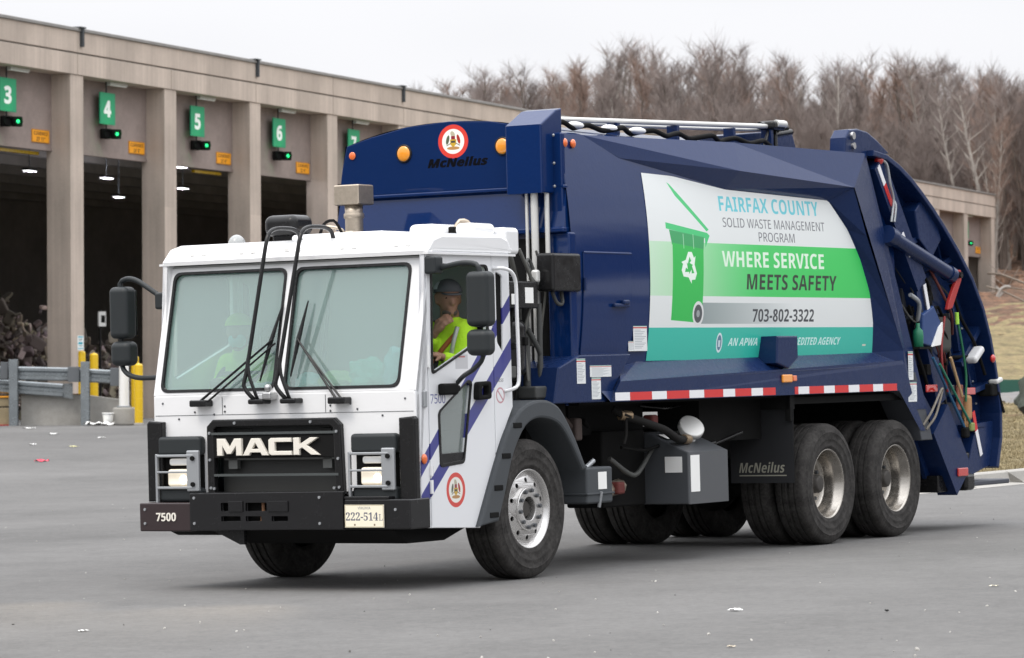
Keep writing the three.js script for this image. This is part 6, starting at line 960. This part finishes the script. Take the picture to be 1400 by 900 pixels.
// head bones round c, looking along unit (fx, fz) in plan
function headBones(c, fx, fz, s = 1) {
  const P = (f, u, r) => [c[0] + (fx * f - fz * r) * s, c[1] + u * s, c[2] + (fz * f + fx * r) * s];
  return [[P(-0.012, 0.035, 0), 0.088 * s, P(0.012, 0.03, 0), 0.085 * s], [P(0.015, 0.0, 0), 0.078 * s, P(0.03, -0.085, 0), 0.05 * s], [P(0.085, 0.012, 0), 0.013 * s, P(0.108, -0.028, 0), 0.017 * s], [P(0.082, -0.062, -0.022), 0.011 * s, P(0.082, -0.062, 0.022), 0.011 * s], [P(0.07, -0.1, 0), 0.02 * s, P(0.055, -0.1, 0), 0.03 * s], [P(0.078, 0.032, -0.04), 0.013 * s, P(0.078, 0.032, 0.04), 0.013 * s], [P(0.0, -0.015, 0.082), 0.02 * s, P(-0.01, 0.025, 0.086), 0.016 * s], [P(0.0, -0.015, -0.082), 0.02 * s, P(-0.01, 0.025, -0.086), 0.016 * s], [P(-0.01, -0.06, 0), 0.055 * s, P(-0.03, -0.18, 0), 0.058 * s]];
}
function handBones(w, d, nrm, s = 1) {   // w: wrist, d: unit direction of the palm, nrm: unit palm normal; five curled fingers
  const D = V(...d).normalize(), N = V(...nrm).normalize(), S = D.clone().cross(N).normalize(), W = V(...w);
  const P = (a, b, c) => W.clone().addScaledVector(D, a * s).addScaledVector(S, b * s).addScaledVector(N, c * s).toArray();
  const out = [[P(0, 0, 0), 0.027 * s, P(0.055, -0.018, 0), 0.022 * s], [P(0.03, 0.015, 0), 0.022 * s, P(0.08, 0.024, 0), 0.016 * s], [P(0.03, -0.01, 0), 0.022 * s, P(0.085, -0.01, 0), 0.016 * s]];
  [[0.03, 0.07], [0.01, 0.078], [-0.011, 0.072], [-0.031, 0.058]].forEach(([b, l]) => { const k = P(0.088, b, 0), m = P(0.088 + l * 0.48, b * 1.08, 0.022), e = P(0.088 + l * 0.62, b * 1.1, 0.055); out.push([k, 0.0105 * s, m, 0.0095 * s], [m, 0.0095 * s, e, 0.008 * s]); });
  out.push([P(0.02, 0.03, 0.005), 0.015 * s, P(0.05, 0.058, 0.022), 0.0115 * s], [P(0.05, 0.058, 0.022), 0.0115 * s, P(0.078, 0.062, 0.042), 0.0095 * s]);
  return out;
}
const merge2 = (...g) => g.map((q) => q);
function person(label, b) {
  const o = onTruck(thing('person', label, 'person', null));
  mesh('body', [skinMesh(b.head, 0.006, 0.012), skinMesh(b.limbs, 0.013, 0.02), ...b.hands.map((h) => skinMesh(h, 0.004, 0.006))], M.skin, o);
  mesh('jacket', skinMesh(b.jacket, 0.013, 0.022), M.hivis, o);
  mesh('trousers', skinMesh(b.trousers, 0.014, 0.02), M.denim, o);
  return o;
}
{
  // driver: at the open side window, forearm raised across the chest
  const h = [-0.58, 2.13, 0.86], f = [-0.62, 0.78];
  const hip = [[-0.52, 1.36, 0.68], [-0.52, 1.36, 0.88]], sh = [[-0.50, 1.90, 0.60], [-0.53, 1.89, 0.98]];
  const d = person('driver in a lime safety jacket and dark cap at the open cab window', {
    head: headBones(h, ...f),
    limbs: [[[-0.52, 1.4, 0.78], 0.13, [-0.52, 1.85, 0.80], 0.12], [[-0.54, 1.85, 0.84], 0.055, [-0.555, 2.02, 0.875], 0.055], [sh[0], 0.05, [-0.68, 1.66, 0.62], 0.042], [[-0.68, 1.66, 0.62], 0.042, [-0.74, 1.88, 0.84], 0.03], [sh[1], 0.05, [-0.62, 1.62, 1.04], 0.042], [[-0.62, 1.62, 1.04], 0.042, [-0.86, 1.70, 0.96], 0.03]],
    hands: [handBones([-0.74, 1.89, 0.85], [0.1, 0.75, 0.6], [0.9, 0, 0.1]), handBones([-0.87, 1.705, 0.955], [-0.9, 0.1, -0.3], [0, -1, 0])],
    jacket: [[[-0.52, 1.36, 0.70], 0.15, [-0.53, 1.72, 0.74], 0.15], [[-0.52, 1.36, 0.88], 0.15, [-0.53, 1.72, 0.88], 0.15], [[-0.51, 1.86, 0.64], 0.095, [-0.53, 1.86, 0.94], 0.095], [[-0.54, 1.88, 0.82], 0.09, [-0.55, 1.955, 0.86], 0.072], [sh[0], 0.082, [-0.68, 1.66, 0.62], 0.066], [[-0.68, 1.66, 0.62], 0.066, [-0.725, 1.82, 0.79], 0.052], [sh[1], 0.082, [-0.62, 1.62, 1.04], 0.066], [[-0.62, 1.62, 1.04], 0.066, [-0.80, 1.68, 0.98], 0.052]],
    trousers: [[[-0.5, 1.36, 0.70], 0.11, [-0.88, 1.36, 0.68], 0.08], [[-0.5, 1.36, 0.88], 0.11, [-0.9, 1.36, 0.92], 0.08], [[-0.88, 1.36, 0.68], 0.075, [-1.0, 0.95, 0.68], 0.055], [[-0.9, 1.36, 0.92], 0.075, [-1.0, 0.95, 0.92], 0.055], [[-1.0, 0.92, 0.68], 0.05, [-1.14, 0.72, 0.68], 0.045], [[-1.0, 0.92, 0.92], 0.05, [-1.14, 0.72, 0.92], 0.045]],
  });
  const cap = [new THREE.SphereGeometry(0.108, 24, 12, 0, 6.2832, 0, 1.52).scale(1.02, 1.0, 1.02), prismY(roundPoly([[-0.075, -0.02], [0.075, -0.02], [0.07, 0.15], [-0.07, 0.15]], 0.05, 5), 0.0, 0.012, 0.003).rotateX(0.16).rotateY(Math.atan2(f[0], f[1]))];
  mesh('cap', cap.map((g) => g.translate(h[0], h[1] + 0.05, h[2])), std(0.10, 0.105, 0.115, 0.9), d);
  mesh('beard', new THREE.SphereGeometry(0.058, 16, 10).scale(1.05, 0.62, 1.05).translate(h[0] + f[0] * 0.034, h[1] - 0.098, h[2] + f[1] * 0.034), std(0.11, 0.085, 0.075, 0.95), d);
  mesh('cap_patch', new THREE.SphereGeometry(0.1115, 16, 8, 0, 0.85, 0.72, 0.62).scale(1.02, 1, 1.02).rotateY(Math.atan2(f[0], f[1]) - Math.PI / 2 + 1.15).translate(h[0], h[1] + 0.052, h[2]), std(0.55, 0.56, 0.58, 0.85), d);
  mesh('seat_belt', [tube([[-0.47, 1.98, 1.08], [-0.60, 1.90, 0.98], [-0.68, 1.75, 0.86], [-0.68, 1.55, 0.70]], 0.022, 6)], std(0.4, 0.12, 0.04, 0.8), d);
  const q = (a, u, r) => [h[0] + f[0] * a - f[1] * r, h[1] + u, h[2] + f[1] * a + f[0] * r];
  mesh('sunglasses', [-0.034, 0.034].map((r) => new THREE.SphereGeometry(0.026, 12, 8).scale(1, 0.75, 1).translate(...q(0.074, 0.014, r))), M.blackMatt, d);
  mesh('reflective_band', [tube([[-0.66, 1.92, 0.99], [-0.70, 1.78, 0.97], [-0.69, 1.6, 0.93]], 0.018, 5), new THREE.TorusGeometry(0.069, 0.008, 5, 18).rotateX(Math.PI / 2).scale(1, 2.6, 1).rotateZ(0.4).translate(-0.58, 1.74, 1.01)], M.reflect, d);
}
{
  const h = [-0.93, 1.93, -0.83], f = [-0.95, 0.3], sh = [[-0.84, 1.69, -1.0], [-0.82, 1.69, -0.66]];
  const d = person('passenger in a lime jacket with lime hood and pale blue mask behind the windshield', {
    head: headBones(h, ...f),
    limbs: [[[-0.72, 1.36, -0.8], 0.13, [-0.82, 1.66, -0.83], 0.12], [[-0.83, 1.66, -0.83], 0.055, [-0.91, 1.82, -0.83], 0.055], [sh[1], 0.05, [-0.98, 1.5, -0.58], 0.042], [[-0.98, 1.5, -0.58], 0.042, [-1.06, 1.60, -0.36], 0.03], [sh[0], 0.05, [-0.95, 1.48, -1.02], 0.042], [[-0.95, 1.48, -1.02], 0.042, [-1.1, 1.55, -0.9], 0.03]],
    hands: [handBones([-1.065, 1.605, -0.345], [-0.4, 0.2, 0.9], [-1, 0, 0]), handBones([-1.11, 1.555, -0.89], [-0.9, 0.1, 0.3], [0, -1, 0])],
    jacket: [[[-0.70, 1.36, -0.88], 0.15, [-0.8, 1.55, -0.90], 0.15], [[-0.70, 1.36, -0.72], 0.15, [-0.8, 1.55, -0.75], 0.15], [[-0.83, 1.66, -0.98], 0.092, [-0.82, 1.66, -0.68], 0.092], [[-0.84, 1.68, -0.83], 0.09, [-0.9, 1.78, -0.83], 0.075], [sh[1], 0.08, [-0.98, 1.5, -0.58], 0.07], [[-0.98, 1.5, -0.58], 0.07, [-1.04, 1.58, -0.42], 0.06], [sh[0], 0.08, [-0.95, 1.48, -1.02], 0.066], [[-0.95, 1.48, -1.02], 0.066, [-1.07, 1.54, -0.92], 0.052]],
    trousers: [[[-0.62, 1.36, -0.88], 0.11, [-0.98, 1.3, -0.9], 0.08], [[-0.62, 1.36, -0.72], 0.11, [-0.98, 1.3, -0.66], 0.08], [[-0.98, 1.3, -0.9], 0.075, [-1.02, 0.9, -0.9], 0.055], [[-0.98, 1.3, -0.66], 0.075, [-1.02, 0.9, -0.66], 0.055], [[-1.02, 0.86, -0.9], 0.05, [-1.14, 0.72, -0.9], 0.045], [[-1.02, 0.86, -0.66], 0.05, [-1.14, 0.72, -0.66], 0.045]],
  });
  mesh('hood', new THREE.SphereGeometry(0.112, 22, 12, 0, 6.2832, 0, 1.45).translate(h[0], h[1] + 0.04, h[2]), M.hivis, d);
  mesh('face_mask', new THREE.SphereGeometry(0.075, 16, 10).scale(0.8, 0.85, 1).translate(h[0] + f[0] * 0.055, h[1] - 0.06, h[2] + f[1] * 0.055), M.mask, d);
}
// clutter on the dashboard
for (const [x, y, z, w, hgt, mat, name, label] of [[-1.3, 1.462, 0.12, 0.16, 0.09, M.mask, 'glove_box', 'pale blue glove box on the dashboard beside the centre pillar'], [-1.28, 1.462, 0.36, 0.22, 0.10, std(0.55, 0.7, 0.25, 0.8), 'safety_vest', 'folded lime vest on the middle of the dashboard'], [-1.25, 1.462, 0.6, 0.2, 0.16, std(0.22, 0.66, 0.55, 0.8), 'rag_bundle', 'teal rag bundle on the dashboard'], [-1.25, 1.462, 0.88, 0.16, 0.2, std(0.35, 0.66, 0.76, 0.8), 'cleaning_bottle', 'light blue bottle on the dashboard near the driver'], [-1.3, 1.462, -0.3, 0.2, 0.05, M.paper, 'paper_stack', 'white papers on the dashboard near the passenger']]) {
  const o = onTruck(thing(name, label, 'cab clutter', 'items on the dashboard'));
  const g = new THREE.IcosahedronGeometry(0.5, 3), p = g.attributes.position; for (let i = 0; i < p.count; i++) { const k = 1 + 0.22 * n3(p.getX(i) * 3 + z * 9, p.getY(i) * 3, p.getZ(i) * 3); p.setXYZ(i, p.getX(i) * k, p.getY(i) * k, p.getZ(i) * k); }
  g.scale(w * 1.1, hgt * 1.9, w * 1.55); g.computeVertexNormals(); mesh('bulk', g.translate(x - 0.05, y + hgt * 0.62, z), mat, o);
}
// ------------------------------------------------------------------ tools carried on the tailgate
const tool = (name, label, cat) => onTruck(thing(name, label, cat, 'tools hung on the tailgate'));
{
  let o = tool('broom', 'blue handled broom strapped along the tailgate', 'broom'); mesh('handle', rod([7.12, 1.62, 1.22], [7.78, 0.95, 1.22], 0.014, 0.014, 8), std(0.015, 0.09, 0.19, 0.5), o); mesh('head', rb(7.74, 7.84, 0.86, 0.96, 1.19, 1.25, 0.02), M.blackMatt, o);
  o = tool('broom', 'green handled broom beside the blue one on the tailgate', 'broom'); mesh('handle', rod([7.2, 1.56, 1.25], [7.86, 0.98, 1.25], 0.012, 0.012, 8), std(0.01, 0.16, 0.1, 0.5), o); mesh('head', rb(7.83, 7.91, 0.92, 1.0, 1.23, 1.27, 0.015), std(0.22, 0.26, 0.08, 0.8), o);
  o = tool('rake', 'green upright rake with lime tip on the tailgate', 'rake'); mesh('handle', tube([[7.72, 1.98, 1.2], [7.78, 1.7, 1.22], [7.84, 1.45, 1.22], [7.82, 1.2, 1.22]], 0.012, 7), std(0.012, 0.13, 0.06, 0.5), o); mesh('tip', rod([7.71, 2.04, 1.2], [7.72, 1.93, 1.2], 0.02, 0.02, 8), std(0.4, 0.75, 0.08, 0.6), o);
  o = tool('hand_shovel', 'red handled shovel behind the brooms on the tailgate', 'shovel'); mesh('handle', tube([[7.42, 2.0, 1.21], [7.32, 1.75, 1.22], [7.3, 1.55, 1.23], [7.42, 1.3, 1.22]], 0.013, 7), std(0.22, 0.02, 0.02, 0.6), o); mesh('blade', rb(7.72, 7.84, 1.12, 1.36, 1.16, 1.19, 0.012), std(0.25, 0.08, 0.05, 0.6), o); mesh('shaft', rod([7.55, 1.62, 1.2], [7.8, 1.25, 1.19], 0.016, 0.016, 7), std(0.45, 0.3, 0.16, 0.8), o);
  o = tool('dust_pan', 'blue and white dustpan hung high on the tailgate', 'dustpan'); mesh('tray', prismZ([[6.98, 2.02], [7.22, 2.1], [7.36, 1.95], [7.2, 1.72], [6.95, 1.75]], 1.13, 1.2, 0.012), std(0.012, 0.045, 0.16, 0.5), o); mesh('lip', prismZ([[7.12, 1.72], [7.34, 1.74], [7.36, 1.95], [7.28, 1.9]], 1.2, 1.22, 0.004), M.paper, o);
  o = tool('bottle', 'green bottle beside the dustpan on the tailgate', 'bottle'); mesh('shell', lathe([[0, 0], [0.045, 0], [0.05, 0.1], [0.045, 0.15], [0.018, 0.18], [0.018, 0.22], [0, 0.22]], 14).translate(6.86, 1.72, 1.2), std(0.01, 0.16, 0.08, 0.5), o); mesh('shelf', bx(6.76, 7.02, 1.70, 1.722, 1.0, 1.26), M.blackMatt, o);
  o = tool('tool_bag', 'dark tool bag slung in the middle of the tailgate', 'bag'); mesh('pouch', rb(7.38, 7.66, 1.66, 2.0, 1.04, 1.18, 0.06, 3), std(0.05, 0.05, 0.045, 0.9), o); mesh('strap', tube([[7.4, 2.0, 1.1], [7.5, 2.1, 1.1], [7.62, 2.0, 1.1]], 0.015, 5), M.blackMatt, o);
  o = tool('glove', 'pair of tan work gloves tucked under the shovel', 'gloves'); mesh('palm', rb(7.86, 7.98, 1.02, 1.26, 1.14, 1.22, 0.035, 3), std(0.36, 0.2, 0.09, 0.9), o); mesh('fingers', [0, 1, 2, 3].map((i) => rod([7.87 + i * 0.03, 1.05, 1.18], [7.86 + i * 0.034, 0.95, 1.19], 0.013, 0.011, 6)), std(0.36, 0.2, 0.09, 0.9), o);
}
renderer.render(scene, camera);
